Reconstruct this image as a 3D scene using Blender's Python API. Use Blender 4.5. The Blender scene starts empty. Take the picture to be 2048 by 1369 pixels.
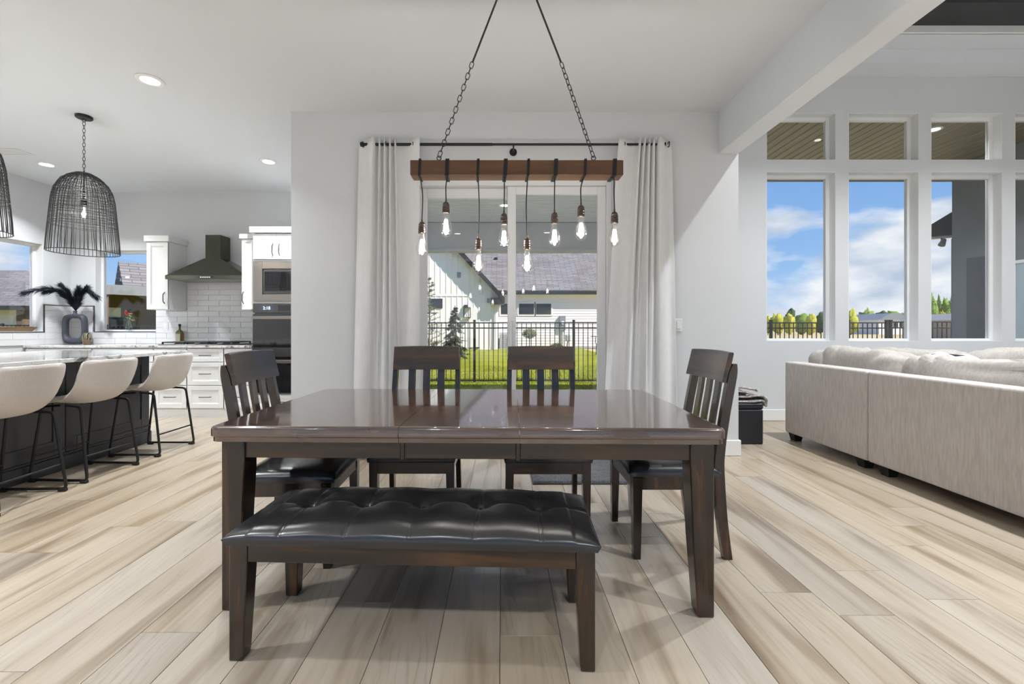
import bpy, math, random
from mathutils import Vector, Matrix, noise as mnoise

random.seed(7)
scene = bpy.context.scene
COL = scene.collection
PI = math.pi

# ---------------------------------------------------------------- camera
cam_d = bpy.data.cameras.new('camera')
cam_d.sensor_fit = 'HORIZONTAL'
cam_d.sensor_width = 36.0
FPX = 880.0
cam_d.lens = FPX / 2048.0 * 36.0
cam_d.shift_x = (1024.0 - 1004.0) / 2048.0
cam_d.shift_y = -(684.5 - 657.0) / 2048.0
cam_d.clip_start = 0.05
cam_d.clip_end = 1000
cam = bpy.data.objects.new('camera', cam_d)
COL.objects.link(cam)
EYE = 1.13
cam.location = (0, 0, EYE)
cam.rotation_euler = (PI / 2, 0, 0)
scene.camera = cam

def ax(px, Y): return (px - 1004.0) * Y / FPX          # pixel column at depth Y -> world X
def az(py, Y): return EYE - (py - 657.0) * Y / FPX      # pixel row at depth Y -> world Z

# ---------------------------------------------------------------- view
vs = scene.view_settings
vs.view_transform = 'Standard'
vs.look = 'None'
vs.gamma = 1.0
vs.use_curve_mapping = False
vs.exposure = 0.46

# ---------------------------------------------------------------- light levels
SKY = 0.80
SUN = 5.4
CAN_W = 7.6

# ---------------------------------------------------------------- world
world = bpy.data.worlds.new('sky')
scene.world = world
world.use_nodes = True
wn, wl = world.node_tree.nodes, world.node_tree.links
wn.clear()
def WN(t, **k):
    n = wn.new(t)
    for a, b in k.items(): setattr(n, a, b)
    return n
wo = WN('ShaderNodeOutputWorld'); wb = WN('ShaderNodeBackground')
wb.inputs['Strength'].default_value = SKY
wl.new(wb.outputs[0], wo.inputs[0])
tc = WN('ShaderNodeTexCoord'); sx = WN('ShaderNodeSeparateXYZ')
wl.new(tc.outputs['Generated'], sx.inputs[0])
grad = WN('ShaderNodeValToRGB')
cr = grad.color_ramp
cr.elements[0].position = 0.0; cr.elements[0].color = (0.50, 0.66, 0.86, 1)
cr.elements[1].position = 1.0; cr.elements[1].color = (0.10, 0.24, 0.62, 1)
e = cr.elements.new(0.12); e.color = (0.28, 0.50, 0.83, 1)
e = cr.elements.new(0.35); e.color = (0.15, 0.34, 0.74, 1)
wl.new(sx.outputs['Z'], grad.inputs[0])
def WM(op, a, b=None):
    n = WN('ShaderNodeMath', operation=op)
    for i, s in enumerate((a, b)):
        if s is None: continue
        if isinstance(s, (int, float)): n.inputs[i].default_value = s
        else: wl.new(s, n.inputs[i])
    return n.outputs[0]
cv = WN('ShaderNodeMapping'); wl.new(tc.outputs['Generated'], cv.inputs[0])
cv.inputs['Scale'].default_value = (1, 1, 2.3); cv.inputs['Location'].default_value = (.37, 1.9, .25)
cn = WN('ShaderNodeTexNoise'); cn.inputs['Scale'].default_value = 5.2
cn.inputs['Detail'].default_value = 8; cn.inputs['Roughness'].default_value = 0.52
wl.new(cv.outputs[0], cn.inputs['Vector'])
thr = WN('ShaderNodeMapRange'); wl.new(sx.outputs['Z'], thr.inputs[0])
thr.inputs[1].default_value = 0.03; thr.inputs[2].default_value = 0.22
thr.inputs[3].default_value = 0.30; thr.inputs[4].default_value = 0.565
dif = WM('SUBTRACT', cn.outputs['Fac'], thr.outputs[0])
cm = WN('ShaderNodeMapRange'); wl.new(dif, cm.inputs[0])
cm.inputs[1].default_value = 0.0; cm.inputs[2].default_value = 0.13
cm.inputs[3].default_value = 0.0; cm.inputs[4].default_value = 0.92
cn2 = WN('ShaderNodeTexNoise'); cn2.inputs['Scale'].default_value = 9.0; cn2.inputs['Detail'].default_value = 6
wl.new(cv.outputs[0], cn2.inputs['Vector'])
cc = WN('ShaderNodeValToRGB')
cc.color_ramp.elements[0].position = 0.36; cc.color_ramp.elements[0].color = (0.47, 0.55, 0.68, 1)
cc.color_ramp.elements[1].position = 0.60; cc.color_ramp.elements[1].color = (0.90, 0.91, 0.93, 1)
wl.new(cn2.outputs['Fac'], cc.inputs[0])
mxw = WN('ShaderNodeMix', data_type='RGBA')
wl.new(cm.outputs[0], mxw.inputs['Factor']); wl.new(grad.outputs[0], mxw.inputs['A']); wl.new(cc.outputs[0], mxw.inputs['B'])
wl.new(mxw.outputs['Result'], wb.inputs['Color'])

sun_d = bpy.data.lights.new('sun', 'SUN'); sun_d.energy = SUN; sun_d.angle = 0.01; sun_d.color = (1.0, 0.95, 0.86)
sun = bpy.data.objects.new('sun', sun_d); COL.objects.link(sun)
sun.rotation_euler = Vector((-0.62, 0.36, -0.70)).to_track_quat('-Z', 'Y').to_euler()

# ---------------------------------------------------------------- materials
MATS = {}
class NT:
    def __init__(s, name):
        s.m = bpy.data.materials.new(name); s.m.use_nodes = True
        s.t = s.m.node_tree; s.n = s.t.nodes; s.l = s.t.links
        s.n.clear()
        s.out = s.n.new('ShaderNodeOutputMaterial')
    def add(s, t, **k):
        n = s.n.new(t)
        for a, b in k.items(): setattr(n, a, b)
        return n
    def link(s, a, b): s.l.new(a, b)
    def bsdf(s, color=(.8, .8, .8), rough=.5, metal=0., spec=.5, coat=0., coat_r=.1, trans=0., ior=1.5, emit=None, es=0., sheen=0.):
        b = s.add('ShaderNodeBsdfPrincipled')
        b.inputs['Base Color'].default_value = (*color, 1)
        b.inputs['Roughness'].default_value = rough
        b.inputs['Metallic'].default_value = metal
        b.inputs['Specular IOR Level'].default_value = spec
        b.inputs['Coat Weight'].default_value = coat
        b.inputs['Coat Roughness'].default_value = coat_r
        b.inputs['Transmission Weight'].default_value = trans
        b.inputs['IOR'].default_value = ior
        b.inputs['Sheen Weight'].default_value = sheen
        if emit:
            b.inputs['Emission Color'].default_value = (*emit, 1); b.inputs['Emission Strength'].default_value = es
        s.link(b.outputs[0], s.out.inputs[0])
        s.b = b
        return b
    def coords(s, kind='Object', scale=(1, 1, 1), rnd=False, rot=(0, 0, 0)):
        t = s.add('ShaderNodeTexCoord'); mp = s.add('ShaderNodeMapping')
        mp.inputs['Scale'].default_value = scale; mp.inputs['Rotation'].default_value = rot
        s.link(t.outputs[kind], mp.inputs[0])
        if rnd:
            oi = s.add('ShaderNodeObjectInfo')
            mu = s.add('ShaderNodeMath', operation='MULTIPLY'); mu.inputs[1].default_value = 53.7
            s.link(oi.outputs['Random'], mu.inputs[0])
            cb = s.add('ShaderNodeCombineXYZ')
            for i in range(3): s.link(mu.outputs[0], cb.inputs[i])
            ad = s.add('ShaderNodeVectorMath', operation='ADD')
            s.link(mp.outputs[0], ad.inputs[0]); s.link(cb.outputs[0], ad.inputs[1])
            s.oi = oi
            return ad.outputs[0]
        return mp.outputs[0]
    def noise(s, vec, scale=5, detail=4, rough=.5, dist=0.):
        n = s.add('ShaderNodeTexNoise')
        n.inputs['Scale'].default_value = scale; n.inputs['Detail'].default_value = detail
        n.inputs['Roughness'].default_value = rough; n.inputs['Distortion'].default_value = dist
        s.link(vec, n.inputs['Vector'])
        return n.outputs['Fac']
    def ramp(s, fac, stops):
        r = s.add('ShaderNodeValToRGB'); c = r.color_ramp
        while len(c.elements) < len(stops): c.elements.new(0.5)
        for el, (p, col) in zip(c.elements, stops):
            el.position = p; el.color = (*col, 1) if len(col) == 3 else col
        s.link(fac, r.inputs[0])
        return r.outputs[0]
    def mix(s, fac, a, b, blend='MIX'):
        m = s.add('ShaderNodeMix', data_type='RGBA', blend_type=blend)
        for sock, v in (('Factor', fac), ('A', a), ('B', b)):
            if isinstance(v, (int, float)): m.inputs[sock].default_value = v
            elif isinstance(v, tuple): m.inputs[sock].default_value = (*v, 1)
            else: s.link(v, m.inputs[sock])
        return m.outputs['Result']
    def bump(s, h, strength=.2, dist=.01):
        b = s.add('ShaderNodeBump'); b.inputs['Strength'].default_value = strength; b.inputs['Distance'].default_value = dist
        s.link(h, b.inputs['Height']); s.link(b.outputs[0], s.b.inputs['Normal'])
    def base(s, c): s.link(c, s.b.inputs['Base Color'])

def plain(name, color, rough=.5, bump=None, var=0.0, **k):
    t = NT(name); t.bsdf(color, rough, **k)
    if var or bump:
        v = t.coords('Object')
        if var:
            f = t.noise(v, 3.0, 5)
            lo = tuple(max(0, c * (1 - var)) for c in color); hi = tuple(min(1, c * (1 + var)) for c in color)
            t.base(t.ramp(f, [(.3, lo), (.7, hi)]))
        if bump:
            t.bump(t.noise(v, bump[0], 3), bump[1], bump[2] if len(bump) > 2 else .005)
    MATS[name] = t.m
    return t.m

def wood(name, stops, scale, rough=.35, coat=0., bump=.1, rnd=True, coat_r=.12, spec=.5, coat_ior=1.5):
    t = NT(name); t.bsdf(stops[0][1], rough, coat=coat, coat_r=coat_r, spec=spec)
    t.b.inputs['Coat IOR'].default_value = coat_ior
    v = t.coords('Object', scale, rnd)
    f = t.noise(v, 1.0, 7, .6, .6)
    t.base(t.ramp(f, stops))
    if bump: t.bump(t.noise(v, 2.5, 8, .65, .4), bump, .004)
    MATS[name] = t.m
    return t.m

M = {}
M['paint'] = plain('wall_paint', (.685, .70, .715), .85, bump=(220, .05, .002))
M['ceil'] = plain('ceiling_paint', (.77, .80, .825), .9, bump=(180, .06, .002))
M['white'] = plain('white_trim', (.84, .84, .83), .4)
M['cab'] = plain('white_cabinet_paint', (.86, .86, .85), .38)
M['vinyl'] = plain('window_vinyl', (.85, .85, .86), .35)
M['darkpaint'] = plain('charcoal_island_paint', (.034, .036, .042), .36, bump=(60, .04))
M['black'] = plain('black_metal', (.018, .018, .019), .42, metal=.3)
M['blackmatte'] = plain('black_matte', (.012, .012, .013), .6)
M['iron'] = plain('dark_iron', (.045, .045, .047), .5, metal=.4)
M['fence'] = plain('fence_metal', (.010, .011, .012), .45)
M['steel'] = plain('brushed_steel', (.33, .30, .28), .32, metal=.95)
M['steeldark'] = plain('dark_steel', (.13, .125, .12), .3, metal=.9)
M['ovenglass'] = plain('oven_glass', (.012, .012, .014), .06, coat=1.0, coat_r=.02)
M['hood'] = plain('black_stainless', (.11, .113, .088), .13, metal=.92)
M['handle'] = plain('gunmetal_handle', (.07, .07, .072), .35, metal=.85)
M['socket'] = plain('antique_bronze', (.13, .10, .085), .32, metal=.9)
M['plastic'] = plain('white_plastic', (.80, .80, .79), .35)
M['leather'] = plain('black_leather', (.020, .020, .021), .27, bump=(420, .05, .001), spec=.75)
M['stitch'] = plain('seam_thread', (.022, .022, .022), .5)
M['button'] = plain('leather_button', (.012, .012, .013), .35)
M['espresso'] = wood('espresso_wood', [(.32, (.009, .006, .004)), (.49, (.019, .011, .006)), (.60, (.048, .022, .009)), (.74, (.12, .050, .016))],
                     (14, 14, 1.3), .20, .4, .06)
M['espresso_x'] = wood('espresso_wood_rail', [(.32, (.012, .008, .005)), (.48, (.026, .015, .009)), (.60, (.060, .029, .013)), (.74, (.13, .056, .019))],
                       (1.3, 14, 14), .30, .35, .06, coat_r=.25)
M['tabletop'] = wood('espresso_tabletop', [(.30, (.045, .021, .013)), (.55, (.088, .042, .024)), (.75, (.14, .066, .035))],
                     (1.5, 16, 8), .17, 1.0, .14, coat_r=.055, coat_ior=1.75)
M['beamwood'] = wood('walnut_beam', [(.25, (.045, .017, .006)), (.5, (.095, .039, .012)), (.75, (.16, .072, .025))], (1.2, 14, 14), .40, .1, .1)

# floor planks
t = NT('light_oak_plank'); t.bsdf((.6, .5, .4), .36, spec=.45)
v = t.coords('Object', (8.0, .80, 1), True)
f1 = t.noise(v, 1.0, 3, .5, .5)
c1 = t.ramp(f1, [(.22, (.20, .138, .085)), (.35, (.325, .25, .170)), (.46, (.455, .372, .277)), (.66, (.50, .422, .325)), (.82, (.41, .338, .255))])
f2 = t.noise(t.coords('Object', (60, 2.2, 1), True), 1.0, 5, .6, .4)
c2 = t.mix(.24, c1, t.ramp(f2, [(.30, (.55, .52, .49)), (.55, (1, 1, 1))]), 'MULTIPLY')
hs = t.add('ShaderNodeHueSaturation'); t.link(c2, hs.inputs['Color'])
mr = t.add('ShaderNodeMapRange'); mr.inputs[3].default_value = .92; mr.inputs[4].default_value = 1.07
t.link(t.oi.outputs['Random'], mr.inputs[0]); t.link(mr.outputs[0], hs.inputs['Value'])
w3 = t.add('ShaderNodeMath', operation='FRACT'); m3 = t.add('ShaderNodeMath', operation='MULTIPLY'); m3.inputs[1].default_value = 7.13
t.link(t.oi.outputs['Random'], m3.inputs[0]); t.link(m3.outputs[0], w3.inputs[0])
mr2 = t.add('ShaderNodeMapRange'); mr2.inputs[3].default_value = .75; mr2.inputs[4].default_value = 1.12
t.link(w3.outputs[0], mr2.inputs[0]); t.link(mr2.outputs[0], hs.inputs['Saturation'])
# cathedral grain: thin rings stretched along the plank, only in places
wv_ = t.add('ShaderNodeTexWave', wave_type='RINGS', rings_direction='SPHERICAL'); wv_.inputs['Scale'].default_value = 3.4
wv_.inputs['Distortion'].default_value = 5.0; wv_.inputs['Detail'].default_value = 3.0; wv_.inputs['Detail Scale'].default_value = 1.6
t.link(t.coords('Object', (5.0, .75, 1), True), wv_.inputs[0])
ln_ = t.ramp(wv_.outputs['Fac'], [(.0, (.62, .58, .54)), (.16, (1, 1, 1))])
mk_ = t.ramp(t.noise(t.coords('Object', (3.5, 1.3, 1), True), 1.0, 2), [(.50, (0, 0, 0)), (.62, (.38, .38, .38))])
t.base(t.mix(mk_, hs.outputs[0], t.mix(1.0, hs.outputs[0], ln_, 'MULTIPLY'))); t.bump(f2, .10, .002)
M['plank'] = t.m
M['subfloor'] = plain('subfloor', (.12, .09, .07), .8)

# granite
t = NT('white_granite'); t.bsdf((.8, .8, .78), .08, coat=.4)
v = t.coords('Object')
f = t.noise(v, 5.0, 9, .68, 1.2); g = t.noise(v, 26, 5, .6)
c = t.ramp(f, [(.34, (.02, .02, .025)), (.41, (.22, .20, .20)), (.47, (.70, .69, .67)), (.62, (.82, .81, .80)), (.70, (.45, .43, .42))])
c = t.mix(.35, c, t.ramp(g, [(.32, (.10, .09, .09)), (.45, (.95, .95, .94))]), 'MULTIPLY')
t.base(c); M['granite'] = t.m

# tile
t = NT('white_glazed_tile'); t.bsdf((.80, .80, .80), .12, spec=.6)
t.bump(t.noise(t.coords('Object', (1, 1, 1), True), 9, 2), .25, .006); M['tile'] = t.m
M['grout'] = plain('pale_grout', (.66, .66, .65), .9)

def fabric(name, a, b, scale=(60, 60, 60), rough=.95, bump=.25, big=2.0):
    t = NT(name); t.bsdf(a, rough, spec=.2, sheen=.15)
    f = t.noise(t.coords('Object', scale), 1.0, 4, .6)
    c = t.ramp(f, [(.3, a), (.7, b)])
    t.base(c); t.bump(f, bump, .002); M[name] = t.m
    return t.m
fabric('sofa_fabric', (.49, .445, .415), (.64, .595, .56), (70, 70, 9))
fabric('cushion_fabric', (.36, .33, .30), (.47, .435, .40), (60, 60, 30))
fabric('stool_fabric', (.62, .565, .525), (.70, .645, .60), (180, 180, 40), bump=.1)
fabric('pillow_lilac', (.50, .48, .55), (.62, .60, .66), (80, 80, 80))
fabric('pillow_tan', (.20, .165, .13), (.42, .37, .31), (8, 8, 20))
fabric('curtain_fabric', (.88, .88, .88), (.94, .94, .94), (30, 30, 14), bump=.3)
_ct = M['curtain_fabric'].node_tree
_tb = _ct.nodes.new('ShaderNodeBsdfTranslucent'); _tb.inputs[0].default_value = (.86, .86, .86, 1)
_mx = _ct.nodes.new('ShaderNodeMixShader'); _mx.inputs[0].default_value = .22
_pb = [n for n in _ct.nodes if n.type == 'BSDF_PRINCIPLED'][0]; _ou = [n for n in _ct.nodes if n.type == 'OUTPUT_MATERIAL'][0]
_ct.links.new(_pb.outputs[0], _mx.inputs[1]); _ct.links.new(_tb.outputs[0], _mx.inputs[2]); _ct.links.new(_mx.outputs[0], _ou.inputs[0])
fabric('rug_pile', (.035, .036, .04), (.16, .16, .17), (130, 130, 130), bump=1.0)
fabric('throw_fabric', (.16, .13, .12), (.62, .58, .55), (55, 55, 25), bump=.5)
M['ottoman'] = plain('black_vinyl', (.016, .017, .022), .42, bump=(200, .08, .001))
M['concrete'] = plain('concrete', (.42, .41, .39), .9, var=.15)
M['bounce_slab'] = plain('pale_concrete', (.60, .59, .57), .9, var=.08)
M['patiogrey'] = plain('patio_grey_stucco', (.20, .205, .22), .85, bump=(120, .2))
M['patiowall'] = plain('patio_beam_grey', (.58, .58, .58), .8)
M['patiosoffit'] = plain('patio_soffit_grey', (.66, .66, .64), .6)
M['patiodoor'] = plain('patio_door_charcoal', (.09, .094, .105), .5)
M['soffitwood'] = wood('cedar_soffit', [(.3, (.16, .125, .08)), (.55, (.24, .19, .125)), (.8, (.32, .26, .17))], (16, 1.0, 1), .5, 0, .1)
M['darkband'] = plain('dark_stained_ceiling', (.012, .0125, .014), .35)
M['batten'] = plain('white_siding', (.84, .79, .80), .7)
M['lap'] = plain('lap_siding', (.80, .75, .78), .7)
M['houseblack'] = plain('black_fascia', (.02, .02, .022), .5)
M['winglass'] = plain('dark_window_glass', (.02, .024, .03), .05, coat=.6)
M['porchbrown'] = plain('porch_brown', (.16, .11, .075), .8)
M['porchorange'] = plain('cedar_box', (.50, .24, .09), .7)
M['bark'] = plain('bark', (.10, .085, .07), .9, bump=(60, .4))
M['utility'] = plain('utility_grey', (.22, .24, .27), .5)
M['acgrey'] = plain('condenser_grey', (.38, .39, .41), .5)

t = NT('asphalt_shingle'); t.bsdf((.3, .28, .28), .9)
br = t.add('ShaderNodeTexBrick'); br.inputs['Scale'].default_value = 1.0
br.inputs['Color1'].default_value = (.17, .155, .16, 1); br.inputs['Color2'].default_value = (.25, .23, .232, 1)
br.inputs['Mortar'].default_value = (.07, .065, .068, 1); br.inputs['Mortar Size'].default_value = .018
br.inputs['Brick Width'].default_value = .75; br.inputs['Row Height'].default_value = .19
t.link(t.coords('UV'), br.inputs['Vector']); t.base(br.outputs['Color']); M['shingle'] = t.m

t = NT('lawn_grass'); t.bsdf((.2, .4, .02), .9, spec=.1)
v = t.coords('Object')
c = t.ramp(t.noise(v, .7, 6, .65), [(.3, (.20, .225, .02)), (.5, (.29, .30, .028)), (.72, (.38, .36, .045))])
c = t.mix(.35, c, t.ramp(t.noise(v, 30, 3, .6), [(.35, (.4, .45, .3)), (.6, (1, 1, 1))]), 'MULTIPLY')
t.base(c); M['grass'] = t.m
M['blade'] = plain('grass_blade', (.28, .30, .03), .7, var=.3)
t = NT('dry_field'); t.bsdf((.5, .4, .25), .95, spec=.1)
v = t.coords('Object', (1, .35, 1))
c = t.ramp(t.noise(v, .22, 8, .7), [(.30, (.30, .33, .09)), (.45, (.48, .40, .21)), (.62, (.56, .44, .28)), (.75, (.42, .42, .15))])
t.base(c); M['field'] = t.m
def leaf(name, a, b):
    t = NT(name); t.bsdf(a, .8, spec=.2)
    t.base(t.ramp(t.noise(t.coords('Object', (1, 1, 1), True), 3.0, 4), [(.3, a), (.7, b)])); M[name] = t.m
leaf('leaf_green', (.10, .17, .03), (.23, .33, .06))
leaf('leaf_yellow', (.30, .30, .035), (.50, .48, .06))
leaf('leaf_dark', (.025, .055, .02), (.06, .11, .035))
leaf('spruce_needle', (.055, .075, .04), (.22, .23, .10))
leaf('spruce_blue', (.02, .03, .022), (.08, .10, .06))
leaf('plume', (.012, .016, .028), (.040, .050, .078))
leaf('olive_leaf', (.09, .10, .045), (.20, .21, .10))

def glass_mat(name, tint=(1, 1, 1), gl=1.0, rough=0.0, refl=.04):
    t = NT(name)
    tr = t.add('ShaderNodeBsdfTransparent'); tr.inputs[0].default_value = (*tint, 1)
    gs = t.add('ShaderNodeBsdfGlossy'); gs.inputs['Roughness'].default_value = rough
    gs.inputs['Color'].default_value = (gl, gl, gl, 1)
    # Schlick reflectance from the facing angle: the same on both faces of a thin pane
    lw_ = t.add('ShaderNodeLayerWeight'); lw_.inputs['Blend'].default_value = .5
    p5 = t.add('ShaderNodeMath', operation='POWER'); p5.inputs[1].default_value = 5.0
    ma = t.add('ShaderNodeMath', operation='MULTIPLY_ADD'); ma.inputs[1].default_value = .95; ma.inputs[2].default_value = refl
    t.link(lw_.outputs['Facing'], p5.inputs[0]); t.link(p5.outputs[0], ma.inputs[0])
    mx = t.add('ShaderNodeMixShader')
    t.link(ma.outputs[0], mx.inputs[0]); t.link(tr.outputs[0], mx.inputs[1]); t.link(gs.outputs[0], mx.inputs[2])
    t.link(mx.outputs[0], t.out.inputs[0]); M[name] = t.m
glass_mat('pane_glass', (.985, .99, .99), refl=.035)
glass_mat('bulb_glass', (.97, .96, .94), refl=.13)
glass_mat('vase_glass', (.90, .94, .95))
def emis(name, col, s):
    t = NT(name); em = t.add('ShaderNodeEmission'); em.inputs[0].default_value = (*col, 1); em.inputs[1].default_value = s
    t.link(em.outputs[0], t.out.inputs[0]); M[name] = t.m
emis('filament', (1, .96, .90), 14.0)
emis('can_glow', (1, .97, .92), 9.0)
emis('clock_glow', (.8, .9, 1), 1.6)
emis('hood_led', (.95, .97, 1), 1.6)
M['bottleglass'] = plain('olive_bottle', (.085, .085, .012), .08, coat=.6)
M['paperlabel'] = plain('paper_label', (.50, .47, .36), .8)
M['brownlabel'] = plain('oil_brown', (.16, .07, .025), .2)
M['vaseblue'] = plain('slate_ceramic', (.055, .06, .078), .55)
M['rose'] = plain('rose_petal', (.48, .045, .05), .6)
M['darkleaf'] = plain('dark_foliage', (.02, .022, .015), .6)
M['stemgreen'] = plain('stem_green', (.19, .25, .08), .6)
M['traywood'] = wood('tray_wood', [(.3, (.16, .10, .055)), (.6, (.27, .18, .10)), (.8, (.36, .25, .15))], (3, 3, 20), .55, 0, .1)
t = NT('banded_egg'); t.bsdf((.1, .1, .1), .25, coat=.5)
wv = t.add('ShaderNodeTexWave'); wv.inputs['Scale'].default_value = 16; wv.inputs['Distortion'].default_value = 6
t.link(t.coords('Object'), wv.inputs[0])
t.base(t.ramp(wv.outputs['Fac'], [(.35, (.015, .02, .02)), (.5, (.10, .30, .28)), (.62, (.28, .19, .09))])); M['egg'] = t.m
M['eggbase'] = plain('bronze_glaze', (.22, .15, .08), .3, metal=.4)

# ---------------------------------------------------------------- mesh builder
class MB:
    def __init__(s): s.v = []; s.f = []
    def mark(s): return len(s.v)
    def xf(s, m0, mat):
        for i in range(m0, len(s.v)): s.v[i] = tuple(mat @ Vector(s.v[i]))
        return s
    def box(s, x0, x1, y0, y1, z0, z1, c=0.0):
        if x0 > x1: x0, x1 = x1, x0
        if y0 > y1: y0, y1 = y1, y0
        if z0 > z1: z0, z1 = z1, z0
        b = len(s.v)
        c = min(c, .49 * (x1 - x0), .49 * (y1 - y0), .49 * (z1 - z0))
        if c <= 0:
            s.v += [(x, y, z) for z in (z0, z1) for y in (y0, y1) for x in (x0, x1)]
            s.f += [tuple(b + i for i in q) for q in ((0, 2, 3, 1), (4, 5, 7, 6), (0, 1, 5, 4), (2, 6, 7, 3), (0, 4, 6, 2), (1, 3, 7, 5))]
            return s
        X, Y, Z = (x0, x1), (y0, y1), (z0, z1)
        idx = {}
        for i in (0, 1):
            for j in (0, 1):
                for k in (0, 1):
                    sx_, sy_, sz_ = (1 - 2 * i) * c, (1 - 2 * j) * c, (1 - 2 * k) * c
                    idx[i, j, k, 'x'] = len(s.v); s.v.append((X[i], Y[j] + sy_, Z[k] + sz_))
                    idx[i, j, k, 'y'] = len(s.v); s.v.append((X[i] + sx_, Y[j], Z[k] + sz_))
                    idx[i, j, k, 'z'] = len(s.v); s.v.append((X[i] + sx_, Y[j] + sy_, Z[k]))
        for i in (0, 1):
            s.f.append((idx[i, 0, 0, 'x'], idx[i, 1, 0, 'x'], idx[i, 1, 1, 'x'], idx[i, 0, 1, 'x']))
            s.f.append((idx[0, i, 0, 'y'], idx[1, i, 0, 'y'], idx[1, i, 1, 'y'], idx[0, i, 1, 'y']))
            s.f.append((idx[0, 0, i, 'z'], idx[1, 0, i, 'z'], idx[1, 1, i, 'z'], idx[0, 1, i, 'z']))
        for a in (0, 1):
            for d in (0, 1):
                s.f.append((idx[a, d, 0, 'x'], idx[a, d, 1, 'x'], idx[a, d, 1, 'y'], idx[a, d, 0, 'y']))
                s.f.append((idx[a, 0, d, 'x'], idx[a, 1, d, 'x'], idx[a, 1, d, 'z'], idx[a, 0, d, 'z']))
                s.f.append((idx[0, a, d, 'y'], idx[1, a, d, 'y'], idx[1, a, d, 'z'], idx[0, a, d, 'z']))
        for i in (0, 1):
            for j in (0, 1):
                for k in (0, 1):
                    s.f.append((idx[i, j, k, 'x'], idx[i, j, k, 'y'], idx[i, j, k, 'z']))
        return s
    def hexa(s, bot, top):
        b = len(s.v); s.v += [tuple(p) for p in bot] + [tuple(p) for p in top]
        s.f += [tuple(b + i for i in q) for q in ((0, 3, 2, 1), (4, 5, 6, 7), (0, 1, 5, 4), (1, 2, 6, 5), (2, 3, 7, 6), (3, 0, 4, 7))]
        return s
    def taper(s, cx0, cy0, z0, w0, d0, cx1, cy1, z1, w1, d1):
        r = lambda cx, cy, z, w, d: [(cx - w / 2, cy - d / 2, z), (cx + w / 2, cy - d / 2, z), (cx + w / 2, cy + d / 2, z), (cx - w / 2, cy + d / 2, z)]
        return s.hexa(r(cx0, cy0, z0, w0, d0), r(cx1, cy1, z1, w1, d1))
    def tube(s, path, r, n=8, closed=False, caps=True):
        P = [Vector(p) for p in path]; N = len(P)
        R = r if isinstance(r, (list, tuple)) else [r] * N
        b = len(s.v); prev = None
        for i in range(N):
            if closed: d = P[(i + 1) % N] - P[i - 1]
            else: d = P[min(i + 1, N - 1)] - P[max(i - 1, 0)]
            if d.length < 1e-9: d = Vector((0, 0, 1))
            d.normalize()
            if prev is None:
                u = d.orthogonal().normalized()
            else:
                u = prev - d * prev.dot(d)
                u = u.normalized() if u.length > 1e-6 else d.orthogonal().normalized()
            prev = u; w = d.cross(u)
            for k in range(n):
                a = 2 * PI * k / n
                s.v.append(tuple(P[i] + (u * math.cos(a) + w * math.sin(a)) * R[i]))
        for i in range(N if closed else N - 1):
            for k in range(n):
                a0 = b + i * n + k; a1 = b + i * n + (k + 1) % n
                c0 = b + ((i + 1) % N) * n + k; c1 = b + ((i + 1) % N) * n + (k + 1) % n
                s.f.append((a0, a1, c1, c0))
        if caps and not closed:
            s.f.append(tuple(b + k for k in range(n)))
            s.f.append(tuple(b + (N - 1) * n + k for k in range(n)))
        return s
    def lathe(s, prof, n=20, c=(0, 0, 0), caps=True):
        b = len(s.v)
        for r, z in prof:
            for k in range(n):
                a = 2 * PI * k / n
                s.v.append((c[0] + r * math.cos(a), c[1] + r * math.sin(a), c[2] + z))
        for i in range(len(prof) - 1):
            for k in range(n):
                s.f.append((b + i * n + k, b + i * n + (k + 1) % n, b + (i + 1) * n + (k + 1) % n, b + (i + 1) * n + k))
        if caps:
            s.f.append(tuple(b + k for k in range(n))); s.f.append(tuple(b + (len(prof) - 1) * n + k for k in range(n)))
        return s
    def grid(s, fn, nu, nv, wrap=False):
        b = len(s.v)
        for j in range(nv):
            for i in range(nu): s.v.append(tuple(fn(i, j)))
        for j in range(nv - 1):
            for i in range(nu if wrap else nu - 1):
                s.f.append((b + j * nu + i, b + j * nu + (i + 1) % nu, b + (j + 1) * nu + (i + 1) % nu, b + (j + 1) * nu + i))
        return s
    def prism(s, poly, fn0, fn1):
        b = len(s.v); n = len(poly)
        s.v += [fn0(*p) for p in poly] + [fn1(*p) for p in poly]
        s.f.append(tuple(b + i for i in range(n))); s.f.append(tuple(b + n + i for i in reversed(range(n))))
        for i in range(n): s.f.append((b + i, b + n + i, b + n + (i + 1) % n, b + (i + 1) % n))
        return s
    def quad(s, a, b_, c, d):
        b = len(s.v); s.v += [tuple(a), tuple(b_), tuple(c), tuple(d)]; s.f.append((b, b + 1, b + 2, b + 3)); return s
    def mesh(s, name, smooth=None, fix=True):
        import bmesh
        me = bpy.data.meshes.new(name); me.from_pydata(s.v, [], s.f)
        if fix:
            bm = bmesh.new(); bm.from_mesh(me); bmesh.ops.recalc_face_normals(bm, faces=bm.faces); bm.to_mesh(me); bm.free()
        if smooth is not None:
            me.shade_smooth()
            me.set_sharp_from_angle(angle=math.radians(smooth))
        me.update()
        return me
    def build(s, name, mat, parent=None, loc=None, smooth=None, rz=0.0, fix=True):
        me = s.mesh(name, smooth, fix)
        return obj(name, me, mat, parent, loc, rz)

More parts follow.
